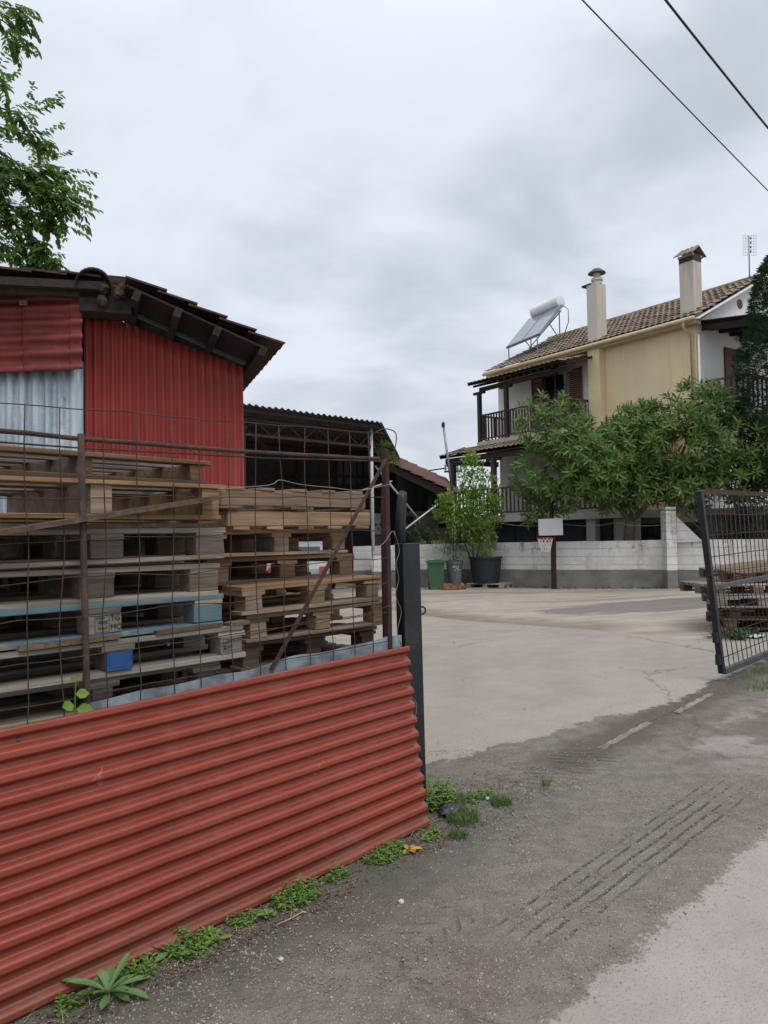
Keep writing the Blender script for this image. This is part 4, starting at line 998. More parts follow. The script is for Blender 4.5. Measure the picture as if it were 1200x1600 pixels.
b = MB(); b.beam(HW(s_a1-.2, DT, zaw-.16), HW(s_a1-.2, .3, zaw-.16), .13, .2); b.build('awning_beam', M['wood_dark'], ho)
for px in (709, 772, 850, 940):
    s_ = HP(px, 750, DT)[0]
    b = MB(); b.ob(HW(s_-.08, DT-.08, ZT), HA*.16, HB*.16, Z*(zaw-ZT-.25)); b.build('terrace_post', M['wood_post'], ho)
    b = MB(); b.ob(HW(s_-.35, DT-.06, zaw-.36), HA*.7, HB*.12, Z*.1); b.build('post_bracket', M['wood_dark'], ho)
hbox(s_a0, s_a1-.1, DT-.1, -.004, ZT-.24, ZT).build('terrace_slab', M['concrete_edge'], ho)
balustrade(HW(s_a0+.1, DT, ZT), HW(s_a1-.25, DT, ZT), .98, ho, 42)
balustrade(HW(s_a1-.25, DT, ZT), HW(s_a1-.25, .2, ZT), .98, ho, 12)
hbox(s_a0+.05, s_a1-.3, DT+.25, DT+.5, -.1, ZT-.245).build('basement_wall', M['stone'], ho)
for i, (xa, xb) in enumerate([(776, 806), (807, 838), (842, 873), (876, 914), (934, 958)]):
    sa, sb_ = HP(xa, 830, DT+.25)[0], HP(xb, 830, DT+.25)[0]
    hbox(sb_, sa, DT+.2, DT+.245, 0, ZT-.27).build('garage_door_and_opening', M['dark_door'], ho)  # last one is an opening, its shade put in as a dark panel
for (xa, xb) in [(917, 931)]:
    sa, sb_ = HP(xa, 830, DT)[0], HP(xb, 830, DT)[0]
    hbox(sb_, sa, DT-.02, DT+.2, 0, ZT-.243).build('pillar', M['concrete_edge'], ho)
sa, sb_ = HP(960, 830, DT+.2)[0], HP(1000, 830, DT+.2)[0]
hbox(sb_, sa, DT+.18, DT+.245, 0, ZT-.27).build('basement_panel', M['concrete_edge'], ho)
# ground floor window behind the terrace
s0_, s1_ = HP(900, 740, 0)[0], HP(860, 740, 0)[0]
# lower end of the yellow wall ledge
d0_, z0_ = HQ(1110, 545, -.01)
# right-hand balcony and canopy on the gable side
zc3 = HP(1095, 503, 0)[1]
SBk = -1.35
hbox(SBk, -.012, .35, DEP-.4, ZF2-.14, ZF2).build('balcony_floor', M['concrete_edge'], ho)
balustrade(HW(-.05, .4, ZF2), HW(SBk, .4, ZF2), zrail, ho, 7)
balustrade(HW(SBk, .4, ZF2), HW(SBk, DEP-.45, ZF2), zrail, ho, 24)
b = MB(); b.ob(HW(-.02, .15, zc3+.02), -HA*1.7-Z*.22, HB*(DEP-.4), Z*.03); b.build('canopy_boards', M['wood_dark'], ho)
b = MB(); b.beam(HW(-.1, .28, zc3-.1), HW(-1.6, .28, zc3-.30), .12, .2); b.build('canopy_beam', M['wood_dark'], ho)
b = MB()
for k in range(8):
    d_ = .75+.62*k; b.beam(HW(-.02, d_, zc3-.06), HW(-1.65, d_, zc3-.26), .09, .12)
b.build('rafters', M['wood_dark'], ho)
m_ = MB()
def ct(x_, t): return HW(-.02-1.85*t, .1+(DEP-.3)*x_, zc3+.09-.24*t+.035*abs(math.sin(x_*PI*28)))
m_.sheet(ct, 28*6, 3, th=-Z*.02); m_.build('canopy_tiles', M['roof_dark'], ho, smooth=True, sharp=50)
db0, db1 = HQ(1131, 560, -.012)[0], HQ(1148, 560, -.012)[0]; zd3 = HQ(1132, 543, -.012)[1]
f = MB(); f.ob(HW(-.07, db0, ZF2), HA*.055, HB*(db1-db0), Z*(zd3-ZF2))
for k in range(26): f.ob(HW(-.082, db0+.06, ZF2+.12+.08*k), HA*.02+Z*.02, HB*(db1-db0-.12), Z*.02)
f.build('shutter', M['shutter'], ho)
f = MB(); f.ob(HW(-.05, db1+.005, ZF2), HA*.035, HB*.9, Z*(zd3-ZF2)); f.build('balcony_door', M['glass'], ho)
f = MB(); f.lathe(HW(-.2, db1+.2, zd3+.45), [(.04, 0), (.12, -.1), (.12, -.18)], 10); f.beam(HW(-.2, db1+.2, zd3+.45), HW(-.012, db1+.2, zd3+.5), .03, .03); f.build('wall_lamp', M['black_metal'], ho)
hbox(-1.9, -.013, .1, DEP, ZT-.2, ZT).build('terrace_slab', M['concrete_edge'], ho)
hbox(-1.6, -1.4, .2, DEP, -.1, ZT-.201).build('basement_wall', M['stone'], ho)
d0_ = HQ(1150, 820, -1.6)[0]; hbox(-1.64, -1.601, d0_, d0_+1.2, 0, ZT-.5).build('basement_opening_shade', M['black_metal'], ho)  # black panel painted in for the shade of a basement opening

# solar water heater
sp0 = V(HW(*(lambda q: (q[0], .55, q[1]))(HP(790, 543, .55)))); sp1 = V(HW(*(lambda q: (q[0], .55, q[1]))(HP(843, 521, .55))))
sh_ = thing('solar_heater', 'solar water heater with two collectors and a white tank on the house roof', 'solar heater', (sp0+sp1)/2)
tilt = HB*1.38+Z*1.40
for k in range(2):
    a_ = sp0.lerp(sp1, .5*k+.004); c_ = sp0.lerp(sp1, .5*k+.496); nn = (c_-a_).cross(tilt).normalized(); nn = nn if nn.z > 0 else -nn
    b = MB(); b.ob(a_, c_-a_, tilt, -nn*.09); fr_ = b.build('collector', M['thin_metal'], sh_)
    b = MB(); b.ob(a_.lerp(c_, .04)+tilt*.02+nn*.004, (c_-a_)*.92, tilt*.96, nn*.006); b.build('glass', M['solar_glass'], fr_)
t0, t1 = sp0+tilt*1.04+Z*.16, sp1+tilt*1.04+Z*.16
ax = (t1-t0); ctr = (t0+t1)/2+HB*.08; L_ = ax.length*.78; axn = ax.normalized(); r_ = .27
b = MB(); b.lathe(ctr-axn*L_/2, [(.05, -.03), (r_*.8, -.02), (r_, 0), (r_, .02), (r_-.004, .03), (r_-.004, L_-.03), (r_, L_-.02), (r_, L_), (r_*.8, L_+.02), (.05, L_+.03)], 22, ax=axn); b.build('tank', M['steel'], sh_, smooth=True, sharp=35)
b = MB()
def dn(p): q = V(p); q.z = zroof((q-HC).dot(HB))+.02; return q
for e_ in (sp0.lerp(sp1, .08), sp0.lerp(sp1, .92)):
    top = e_+tilt*.98; low = e_+tilt*.02-Z*.08
    b.beam(low, dn(low), .035, .035, D); b.beam(top-Z*.1, dn(top), .035, .035, D); b.beam(dn(low)+Z*.1, dn(top)+Z*.05, .035, .035); b.beam(e_+tilt*.5-Z*.1, dn(top)+Z*.1, .03, .03)
b.beam(dn(sp0+tilt)+Z*.1, sp1+tilt*.95-Z*.2, .03, .03)
b.build('frame', M['thin_metal'], sh_)
b = MB(); e_ = t1+axn*-.1; b.tube([e_-Z*.2, e_+axn*.35-Z*.5, e_+axn*.35-Z*1.0, dn(e_)], .02, 7); b.build('pipe', M['thin_metal'], sh_, smooth=True)
# antenna
aq = V(HW(-.1, dR, 0)); abase = YP(1171, 440, 24.9); atop = YP(1170, 368, 24.9)
an = thing('antenna', 'television aerial with a wire grid on the right end of the house roof', 'antenna', abase)
b = MB(); b.tube([abase-Z*.25, atop], .022, 7); b.build('mast', M['thin_metal'], an, smooth=True)
b = MB(); a0 = YP(1161, 370, 24.85); 
for side in (0, 1):
    for k in range(8):
        x0, x1 = (1161, 1168) if side == 0 else (1173, 1182); y = 368+4.4*k; b.beam(YP(x0, y, 24.85), YP(x1, y, 24.85), .006, .006)
    for k in range(3):
        x = (1161+3.5*k) if side == 0 else (1173.5+4*k); b.beam(YP(x, 367, 24.85), YP(x, 400, 24.85), .006, .006)
b.build('reflector', M['thin_metal'], an)
b = MB()
for k in range(4):
    c = YP(1173, 372+7*k, 24.7); MB().lathe(c, [(.015, -.04), (.03, 0), (.015, .04)], 8).build('dipole', M['gate_grey'], an)

# ------------------------------------------------------------------ small things in the yard
# wheelie bin
wb = thing('wheelie_bin', 'green wheelie bin beside the grey bin at the white wall', 'bin', (1.52, 22.2, 0)); c = V((1.52, 22.2, 0)); wbx = .25
b = MB(); zt = .80
b.add([c+V((x*wbx*s, y*.24*s, z)) for z, s in ((.07, .80), (zt, 1.0)) for x, y in ((-1, -1), (1, -1), (1, 1), (-1, 1))], [(3, 2, 1, 0), (4, 5, 6, 7), (0, 1, 5, 4), (1, 2, 6, 5), (2, 3, 7, 6), (3, 0, 4, 7)]); b.build('body', M['bin_green'], wb)
b = MB(); b.box(c.x-wbx-.03, c.x+wbx+.03, c.y-.28, c.y+.27, zt+.001, zt+.05); b.box(c.x-wbx+.03, c.x+wbx-.03, c.y-.22, c.y+.22, zt+.05, zt+.085); b.build('lid', M['bin_green'], wb)
for sx in (-1, 1):
    b = MB(); b.lathe(c+V((sx*.19-.03, .19, .09)), [(.06, 0), (.09, .01), (.09, .05), (.06, .06)], 14, ax=V((1, 0, 0))); b.build('wheel', M['tyre'], wb)
b = MB(); b.tube([c+V((-.2, .30, zt)), c+V((.2, .30, zt))], .015, 7); b.build('handle', M['bin_green'], wb)
b = MB(); b.box(c.x-.2, c.x-.05, c.y-.2, c.y-.02, zt+.086, zt+.10); b.jitter(.006); tag(b.build('paper_scrap', M['board_white']), 'pale scrap lying on the lid of the green bin', 'paper')
# grey bin with plant
gb_ = thing('grey_bin', 'round grey bin with white scribble and a shrub growing in it', 'bin', (2.12, 22.55, 0)); c = V((2.12, 22.55, 0))
b = MB(); b.lathe(c, [(.19, 0), (.245, .72), (.265, .73), (.265, .84), (.25, .84), (.24, .78), (.02, .78)], 24, capt=False); b.build('body', M['bin_grey'], gb_, smooth=True, sharp=40)
b = MB()
for k in range(9):
    x = -.08+.02*k; z = .60+R(-.03, .05); b.beam(c+V((x, -.238, z)), c+V((x+R(.01, .03), -.238, z+R(-.09, .09))), .010, .012, V((0, 1, 0)))
b.beam(c+V((.06, -.236, .57)), c+V((.17, -.205, .575)), .006, .010, V((0, 1, 0)))
b.build('marking', M['chalk'], gb_)
# pallet under the pot and the pot
pp = pallet(V((2.45, 22.45, .0)), (0, 0, -.55), 'pale pallet lying on the yard under the big black pot', None, M['wood_pale'], L=1.2, Wd=.8)
pt = thing('plant_pot', 'large black plastic pot standing on the pallet by the white wall', 'plant pot', (3.06, 22.5, .146)); c = V((3.06, 22.5, .146))
b = MB(); b.lathe(c, [(.40, 0), (.485, .74), (.53, .745), (.53, .79), (.49, .79), (.475, .70), (.02, .70)], 32, capt=False); b.build('body', M['pot'], pt, smooth=True, sharp=40)
b = MB()
for k in range(36):
    a = R(0, 2*PI); r = .42*math.sqrt(R(0, 1)); b.add([c+V((math.cos(a)*r+dx, math.sin(a)*r+dy, .702+dz)) for dx, dy, dz in ((-.03, 0, 0), (0, -.03, .012), (.03, 0, 0), (0, .03, .01))], [(0, 1, 2, 3)])
b.build('soil', M['soil_litter'], pt)
for i, (dx, h, ln_) in enumerate([(-.02, 1.25, .04), (.05, 1.55, .0), (.14, 1.2, -.05)]):
    b = MB(); b.tube([c+V((dx, -.2, .68)), c+V((dx+ln_, -.15, .68+h))], .014, 6); tag(b.build('bamboo_cane', M['cane'], smooth=True), ['thin cane leaning left in the big black pot', 'tallest cane standing in the big black pot', 'thin cane leaning right in the big black pot'][i], 'cane', 'canes in the big black pot')
# rubble
b = MB()
for k in range(9):
    q = V((2.0+R(-.28, .28), 21.95+R(-.1, .12), .0)); r = R(.08, .17); b.lathe(q, [(.9*r, -.02), (r, .3*r), (.7*r, r*.9), (.2*r, r*1.2)], 8)
b.jitter(.02); tag(b.build('rubble_heap', M['brown_sack']), 'small rusty brown heap of rags between green bin and pallet', 'rubble', kind='stuff')
b = MB(); b.ob(V((2.42, 21.93, .0)), V((.62, -.02, .01)), V((.02, .12, 0)), V((0, 0, .03))); tag(b.build('loose_board', M['wood_pale']), 'short pale board lying in front of the pot pallet', 'board')
# basketball hoop
hp0 = V((4.88, 21.45, 0)); hp1 = YP(861, 772, 21.6)
bh = thing('basketball_hoop', 'basketball hoop with white board on a rusty brown pole', 'basketball hoop', hp0)
b = MB(); b.beam(hp0-Z*.05, YP(864, 812, 21.5), .12, .10, D); b.beam(YP(862, 810, 21.52), hp1, .085, .08, D); b.build('pole', M['rust_red'], bh)
bl, br_, tl2, tr2 = YP(842, 837, 21.35), YP(880, 836, 21.18), YP(841, 811, 21.35), YP(880, 810, 21.18)
b = MB(); b.ob(bl, br_-bl, tl2-bl, V((.0, .03, 0))); b.build('backboard', M['board_white'], bh)
b = MB(); b.beam(bl+Z*.02+V((0, .045, 0)), br_+Z*.02+V((0, .045, 0)), .03, .04); b.beam(bl.lerp(br_, .6)+V((0, .04, .1)), hp0.lerp(hp1, .62), .05, .05); b.build('bracket', M['rust_red'], bh)
rc_ = YP(852, 841, 21.0); b = MB(); b.tube([rc_+V((math.cos(2*PI*k/20)*.225, math.sin(2*PI*k/20)*.225, 0)) for k in range(21)], .014, 6); b.build('rim', M['hoop_red'], bh, smooth=True)
b = MB(); 
for k in range(12):
    for sg in (-1, 1):
        p = []
        for j in range(5):
            a = 2*PI*(k+sg*j*.5)/12; r = .22-.10*(j/4)**.8; p.append(rc_+V((math.cos(a)*r, math.sin(a)*r, -.40*j/4)))
        b.tube(p, .0075, 4)
b.build('net', M['net'], bh)
# leaning pole
tag(MB().tube([YP(708, 775, 24), YP(693, 668, 24)], [.045, .036], 8).build('leaning_pole', M['thin_metal'], smooth=True), 'thin grey pole with a dark cap leaning beside the house awning', 'pole')
lpl = bpy.data.objects['leaning_pole']; b = MB(); q = YP(692.5, 664, 24); b.lathe(q-Z*.07, [(.055, 0), (.055, .14), (.03, .16)], 10); b.build('cap', M['black_metal'], lpl, smooth=True, sharp=40)
b = MB(); q0 = YP(708, 775, 24); b.tube([V((q0.x+.05, 24, -.1)), q0], .045, 8); b.build('shaft', M['thin_metal'], lpl, smooth=True)
# power line pole far away
pq = YP(708, 735, 62)
pw = thing('power_pole', 'distant power pole with cross arm behind the house awning', 'power pole', (pq.x, 62, 0))
MB().tube([V((pq.x, 62, -.6)), pq+Z*.8], [.18, .12], 8).build('shaft', M['wood_dark'], pw, smooth=True)
b = MB(); b.beam(YP(694, 737, 62), YP(722, 736, 62), .14, .16); b.build('cross_arm', M['black_metal'], pw)
for px in (696, 703, 715, 720):
    q = YP(px, 735, 62); b = MB(); b.lathe(q, [(.05, 0), (.1, .15), (.06, .3), (.1, .4), (.03, .5)], 8); b.build('insulator', M['bin_grey'], pw)
for i, px in enumerate((696, 703)):
    q = YP(px, 731, 62)+Z*.0; e_ = q+V((-40, 6, -1.0)); m_ = [q.lerp(e_, k/10)-Z*1.2*math.sin(PI*k/10) for k in range(11)]
    tag(MB().tube(m_, .03, 4).build('distant_cable', M['cable'], smooth=True), ['distant power cable running left from the far cross arm, upper one', 'distant power cable running left from the far cross arm, lower one'][i], 'cable', 'distant power cables')

# overhead cables
def cable(pa, ya, pb, yb, r, label, sag=.1):
    a, b_ = YP(*pa, ya), YP(*pb, yb); d = b_-a; a0, b0 = a-d*3, b_+d*3
    p = []
    for k in range(41):
        s = k/40; q = a0.lerp(b0, s); q.z += sag*((2*s-1)**2-((1/7)**2))*2; p.append(q)
    tag(MB().tube(p, r, 6).build('overhead_cable', M['cable'], smooth=True), label, 'cable', 'overhead cables at the top right')
cable((910, 0), 7.6, (1200, 298), 11.2, .0085, 'thin overhead cable crossing the sky at upper right', .25)
cable((1040, 0), 6.6, (1200, 200), 8.6, .0125, 'thick twisted overhead cable nearest the top right corner', .2)

# ------------------------------------------------------------------ plants
def leaf(m, p, d, up, L, w, droop=.15, fold=.12):
    d = d.normalized(); x = d.cross(up)
    if x.length < 1e-3: x = d.cross(V((1, 0, 0)))
    x.normalize(); n_ = x.cross(d)
    a = p; c1 = p+d*(L*.32)+n_*(-fold*w); c2 = p+d*(L*.68)+n_*(-fold*w-droop*L*.4); t = p+d*(L*.97)-n_*droop*L
    l1, r1 = p+d*(L*.32)+x*w*.46, p+d*(L*.32)-x*w*.46; l2, r2 = p+d*(L*.68)+x*w*.42-n_*droop*L*.35, p+d*(L*.68)-x*w*.42-n_*droop*L*.35
    m.add([a, l1, c1, r1, l2, c2, r2, t], [(0, 2, 1), (0, 3, 2), (1, 2, 5, 4), (2, 3, 6, 5), (4, 5, 7), (5, 6, 7)])
def rv():
    while True:
        q = V((R(-1, 1), R(-1, 1), R(-1, 1)))
        if .05 < q.length < 1: return q
def limb(m, pts, r0, r1, n=8):
    k = len(pts)-1; q = []; rr = []
    for i in range(k):
        for j in range(4):
            s = j/4; p0, p1, p2, p3 = pts[max(i-1, 0)], pts[i], pts[i+1], pts[min(i+2, k)]
            q.append(.5*((2*p1)+(p2-p0)*s+(2*p0-5*p1+4*p2-p3)*s*s+(3*p1-p0-3*p2+p3)*s**3)); rr.append(r0+(r1-r0)*(i+s)/k)
    q.append(pts[-1]); rr.append(r1); m.tube(q, rr, n)

# loquat tree
def loquat():
    base_ = V((7.15, 21.75, 0)); root = thing('loquat_tree', 'broad loquat tree with rosettes of long leaves and orange fruit behind the white wall', 'tree', base_)
    lobes = [(862, 668, 21.9, 58, 46), (905, 700, 21.3, 60, 46), (935, 735, 21.0, 60, 45), (848, 740, 22.0, 46, 44), (890, 762, 21.4, 44, 34), (985, 705, 21.3, 66, 58), (1000, 668, 21.5, 58, 34), (1050, 690, 21.1, 70, 60), (1085, 645, 21.3, 44, 50), (1105, 705, 20.9, 66, 56), (1165, 705, 20.7, 52, 58), (1150, 745, 20.6, 56, 40), (1010, 760, 21.1, 60, 34), (1070, 765, 20.9, 58, 32), (960, 770, 21.2, 40, 28), (1215, 720, 20.7, 40, 60), (1115, 640, 21.2, 30, 36), (845, 800, 22.0, 26, 24), (1000, 650, 21.6, 30, 18)]
    m = MB(); fr_ = MB(); tips = []
    for (px, py, y, rx, ry) in lobes:
        c = YP(px, py, y); k = y/F; sx, sz = rx*k, ry*k; sy = min(1.2, (sx+sz)*.5)
        n_ = int(58*(rx*ry)/2200)+14
        for _ in range(n_):
            q = rv().normalized()*(R(.55, 1.0)**.6)
            if q.y > .5 and random.random() < .5: q.y = -q.y
            p = c+V((q.x*sx, q.y*sy, q.z*sz)); tips.append(p)
            axis = (V((q.x, q.y-.25, q.z))+V((0, 0, .55))+rv()*.35).normalized()
            a = axis.cross(V((.3, .2, 1)));  a.normalize(); b2 = axis.cross(a); nl = random.randint(8, 12); ph = R(0, 6)
            for i in range(nl):
                th_ = ph+2.4*i; el = .25+.75*(i/nl)
                d = (a*math.cos(th_)+b2*math.sin(th_))*(math.sin(1.45*(1-el*.65)))+axis*(.15+.85*el*.75)
                leaf(m, p+axis*(i*.012), d, axis, R(.20, .33), R(.05, .072), R(.08, .35))
            if random.random() < .16 and q.y < .3:
                for i in range(random.randint(3, 6)):
                    cc = p+axis*.06+rv()*.055; r = R(.016, .024); fr_.lathe(cc, [(.3*r, -r), (.9*r, -.5*r), (r, .2*r), (.6*r, .8*r), (.1*r, r)], 7)
    m.build('crown', M['leaf_loquat'], root); f_ = fr_.build('fruit', M['fruit'], root, smooth=True); f_['kind'] = 'stuff'
    t = MB(); j0 = YP(985, 812, 21.5)
    limb(t, [base_-Z*.1, YP(983, 850, 21.7), j0], .19, .15, 10)
    t.build('trunk', M['bark'], root, smooth=True)
    for pts in [[(985, 815, 21.5), (960, 785, 21.4), (925, 762, 21.4), (890, 720, 21.6), (870, 690, 21.9)], [(988, 812, 21.5), (1010, 790, 21.4), (1030, 760, 21.2), (1060, 720, 21.2), (1085, 660, 21.3)], [(986, 812, 21.5), (985, 780, 21.4), (990, 720, 21.4), (1000, 680, 21.5)], [(1022, 775, 21.3), (1060, 760, 21.1), (1110, 730, 20.9), (1170, 715, 20.7)], [(930, 765, 21.4), (880, 775, 21.7), (850, 780, 22)], [(975, 805, 21.5), (968, 770, 21.3), (950, 740, 21.1)]]:
        t = MB(); limb(t, [YP(*p) for p in pts], .085, .025, 7); t.build('limb', M['bark'], root, smooth=True)
loquat()

def conifer():
    base_ = V((11.45, 20.4, 0)); root = thing('conifer_tree', 'dark dense conifer at the right edge in front of the house', 'tree', base_)
    m = MB()
    for _ in range(9500):
        z = R(1.2, 9.3)**1.0; prof = 1.5*(1-((z-3.5)/6.2)**2)**.5 if z > 3.5 else 1.5
        prof = max(prof, .12); a = R(0, 2*PI); lump = 1+.28*mn.noise((math.cos(a)*1.6, math.sin(a)*1.6, z*1.1))
        r = prof*lump*R(.7, 1.0)**.5
        p = base_+V((math.cos(a)*r, math.sin(a)*r, z)); d0 = V((math.cos(a), math.sin(a), R(.1, .9)))+rv()*.4
        for i in range(5):
            d = (d0+rv()*.55).normalized(); leaf(m, p+rv()*.06, d, Z, R(.06, .14), R(.028, .05), R(0, .3), .25)
    m.build('crown', M['leaf_conifer'], root)
    t = MB(); limb(t, [base_-Z*.1, base_+Z*3, base_+Z*8.8], .17, .03); t.build('trunk', M['bark_dark'], root, smooth=True)
conifer()

def lemon():
    c = V((3.0, 22.5, .84)); root = thing('potted_tree', 'light green leafy young tree growing from the big black pot', 'tree', c)
    m = MB()
    lobes = [(738, 745, 22.4, 22, 34), (752, 770, 22.3, 30, 34), (735, 792, 22.2, 42, 34), (712, 800, 22.3, 30, 22), (768, 800, 22.4, 20, 26), (700, 785, 22.4, 18, 16), (748, 828, 22.3, 28, 24), (722, 820, 22.3, 26, 22), (735, 722, 22.5, 10, 18), (755, 850, 22.35, 20, 20), (690, 800, 22.4, 14, 14), (778, 790, 22.3, 12, 14)]
    for (px, py, y, rx, ry) in lobes:
        cc = YP(px, py, y); k = y/F
        for _ in range(int(rx*ry*.2)+14):
            q = rv(); q = q.normalized()*(q.length**.45); p = cc+V((q.x*rx*k, q.y*min(.55, rx*k), q.z*ry*k))
            for i in range(3):
                d = q*.6+rv()+V((0, -.1, .15)); leaf(m, p+rv()*.06, d, Z, R(.09, .15), R(.045, .07), R(.05, .35), .2)
    m.build('crown', M['leaf_lemon'], root)
    for pts in [[(740, 880, 22.5), (738, 840, 22.45), (740, 790, 22.4), (737, 722, 22.5)], [(742, 880, 22.5), (752, 840, 22.4), (760, 780, 22.4)], [(738, 880, 22.5), (725, 845, 22.4), (712, 800, 22.35)]]:
        t = MB(); limb(t, [YP(*p) for p in pts], .03, .01, 6); t.build('stem', M['bark'], root, smooth=True)
lemon()
def bush(name, label, lobes, mat, L=(.06, .12), w=(.02, .04), dens=.12, cat='shrub', stems=None, parts=3):
    c0 = YP(lobes[0][0], lobes[0][1]+lobes[0][4], lobes[0][2]); root = thing(name, label, cat, c0)
    m = MB()
    for (px, py, y, rx, ry) in lobes:
        cc = YP(px, py, y); k = y/F
        for _ in range(int(rx*ry*dens)+10):
            q = rv(); q = q.normalized()*(q.length**.5); p = cc+V((q.x*rx*k, q.y*min(.5, rx*k), q.z*ry*k))
            for i in range(parts): leaf(m, p+rv()*.05, q*.7+rv()+V((0, -.1, .3)), Z, R(*L), R(*w), R(0, .3), .2)
    m.build('foliage', mat, root)
    for pts in stems or []:
        t = MB(); limb(t, [YP(*p) for p in pts], .02, .008, 6); t.build('stem', M['bark_dark'], root, smooth=True)
    return root
bush('bin_shrub', 'dark fine leaved shrub growing out of the grey bin', [(709, 862, 22.55, 20, 16), (700, 852, 22.6, 14, 12), (716, 850, 22.5, 14, 14)], M['leaf_bush'], (.05, .10), (.012, .022), .45, stems=[[(709, 884, 22.55), (708, 866, 22.55), (709, 850, 22.55)]])
bush('garden_bush', 'dark bush behind the wall under the lean-to roof', [(650, 835, 24.5, 22, 16), (634, 838, 24.5, 16, 14), (672, 832, 24.6, 14, 12)], M['leaf_bush'], (.08, .16), (.04, .08), .25, stems=[[(650, 875, 24.5), (650, 840, 24.5)]])
bush('garden_bush', 'pale leaved small plant on top of the wall by the black post', [(660, 852, 23.9, 10, 6), (684, 851, 23.9, 12, 6)], M['leaf_lemon'], (.06, .12), (.03, .05), .5, stems=[[(660, 875, 23.9), (660, 855, 23.9)]])
bush('roof_vine', 'green creeper growing at the gable end of the open shed', [(600, 702, 23.0, 10, 12), (610, 716, 23.0, 8, 8), (594, 712, 23.1, 6, 8), (620, 722, 23.2, 7, 4)], M['leaf_acacia'], (.08, .14), (.03, .05), .5, stems=[[(597, 860, 23.1), (596, 790, 23.15), (598, 735, 23.1), (600, 700, 23.0)]])

# branches hanging in at the top left: tree stands behind the shed
def big_tree():
    base_ = V((-6.4, 11.2, 0)); root = thing('overhanging_tree', 'leafy tree whose drooping branches enter at the top left above the shed', 'tree', base_)
    t = MB(); limb(t, [base_-Z*.1, base_+V((.1, -.1, 2.5)), base_+V((.3, -.3, 5.0)), base_+V((.5, -.6, 9.5))], .24, .07, 10); t.build('trunk', M['bark'], root, smooth=True)
    m = MB()
    def spray(p, d, n_=9):
        p = V(p); d = d.normalized()
        st = [p]
        for i in range(n_):
            d = (d+V((R(-.12, .12), R(-.12, .12), R(-.16, .04)))).normalized(); q = p+d*R(.045, .07)
            sd_ = d.cross(Z); sd_ = sd_.normalized() if sd_.length > .01 else V((1, 0, 0))
            for sg in (-1, 1): leaf(m, q, d*.55+sd_*sg*.8+rv()*.35-Z*.2, Z, R(.08, .125), R(.045, .062), R(.1, .4), .15)
            p = q; st.append(p)
        leaf(m, p, d, Z, .09, .045, .2)
        return st
    paths = [[(-120, 250, 10.6), (-40, 235, 10.2), (20, 245, 9.9), (70, 285, 9.6), (110, 335, 9.5)],
             [(-120, 250, 10.6), (-30, 275, 10.0), (40, 290, 9.7), (100, 300, 9.5), (140, 320, 9.4)],
             [(-120, 200, 10.6), (-40, 190, 10.2), (10, 200, 9.9), (60, 212, 9.8), (80, 218, 9.8)],
             [(-120, 150, 10.6), (-50, 140, 10.2), (0, 165, 10), (35, 175, 9.9), (55, 180, 9.8)],
             [(-120, 330, 10.6), (-30, 330, 10.1), (30, 350, 9.8), (70, 380, 9.7), (100, 405, 9.6)],
             [(-120, 380, 10.6), (-30, 375, 10.1), (20, 385, 9.9), (60, 410, 9.8), (75, 425, 9.8)],
             [(-120, 20, 10.6), (-50, 10, 10.2), (0, 10, 10), (40, 15, 9.9), (62, 30, 9.9)],
             [(-120, 60, 10.6), (-40, 40, 10.2), (5, 30, 10), (30, 45, 9.9), (50, 60, 9.9)],
             [(-120, 100, 10.6), (-60, 90, 10.2), (-20, 100, 10), (5, 120, 9.9), (18, 140, 9.9)],
             [(-120, 300, 10.6), (-40, 300, 10.1), (20, 320, 9.8), (60, 330, 9.7), (110, 345, 9.6)],
             [(-120, 270, 10.6), (-30, 255, 10.1), (15, 262, 9.8), (60, 268, 9.7), (95, 272, 9.7)]]
    dens = [22, 22, 9, 7, 24, 22, 8, 8, 6, 26, 18]
    for pts, dn_ in zip(paths, dens):
        P_ = [YP(p[0]-16*i_/4, p[1], p[2]) for i_, p in enumerate(pts)]; t = MB(); limb(t, P_, .02, .004, 5); t.build('branch', M['bark_dark'], root, smooth=True)
        for i in range(int(dn_*3.6)):
            s = R(.15, 1.0)*(len(P_)-1.001); k = int(s); p = P_[k].lerp(P_[k+1], s-k)+rv()*.10; d = (P_[k+1]-P_[k]).normalized()
            spray(p, d+V((R(-.8, .4), R(-.7, .5), R(-.9, .5))), random.randint(3, 6))
    for _ in range(330):                                  # the crown behind, outside the frame
        q = rv(); p = base_+V((-.4, .2, 6.6))+V((q.x*2.0, q.y*2.2, q.z*3.2)); spray(p, q+rv()*.5, 7)
    m.build('crown', M['leaf_acacia'], root)
    for k in range(4):
        a0 = base_+V((.3, -.3, 4.2+1.2*k)); a1 = YP(-120, 380-110*k, 10.6); t = MB(); limb(t, [a0, a0.lerp(a1, .5)+Z*.2, a1], .07, .022, 7); t.build('limb', M['bark'], root, smooth=True)
big_tree()

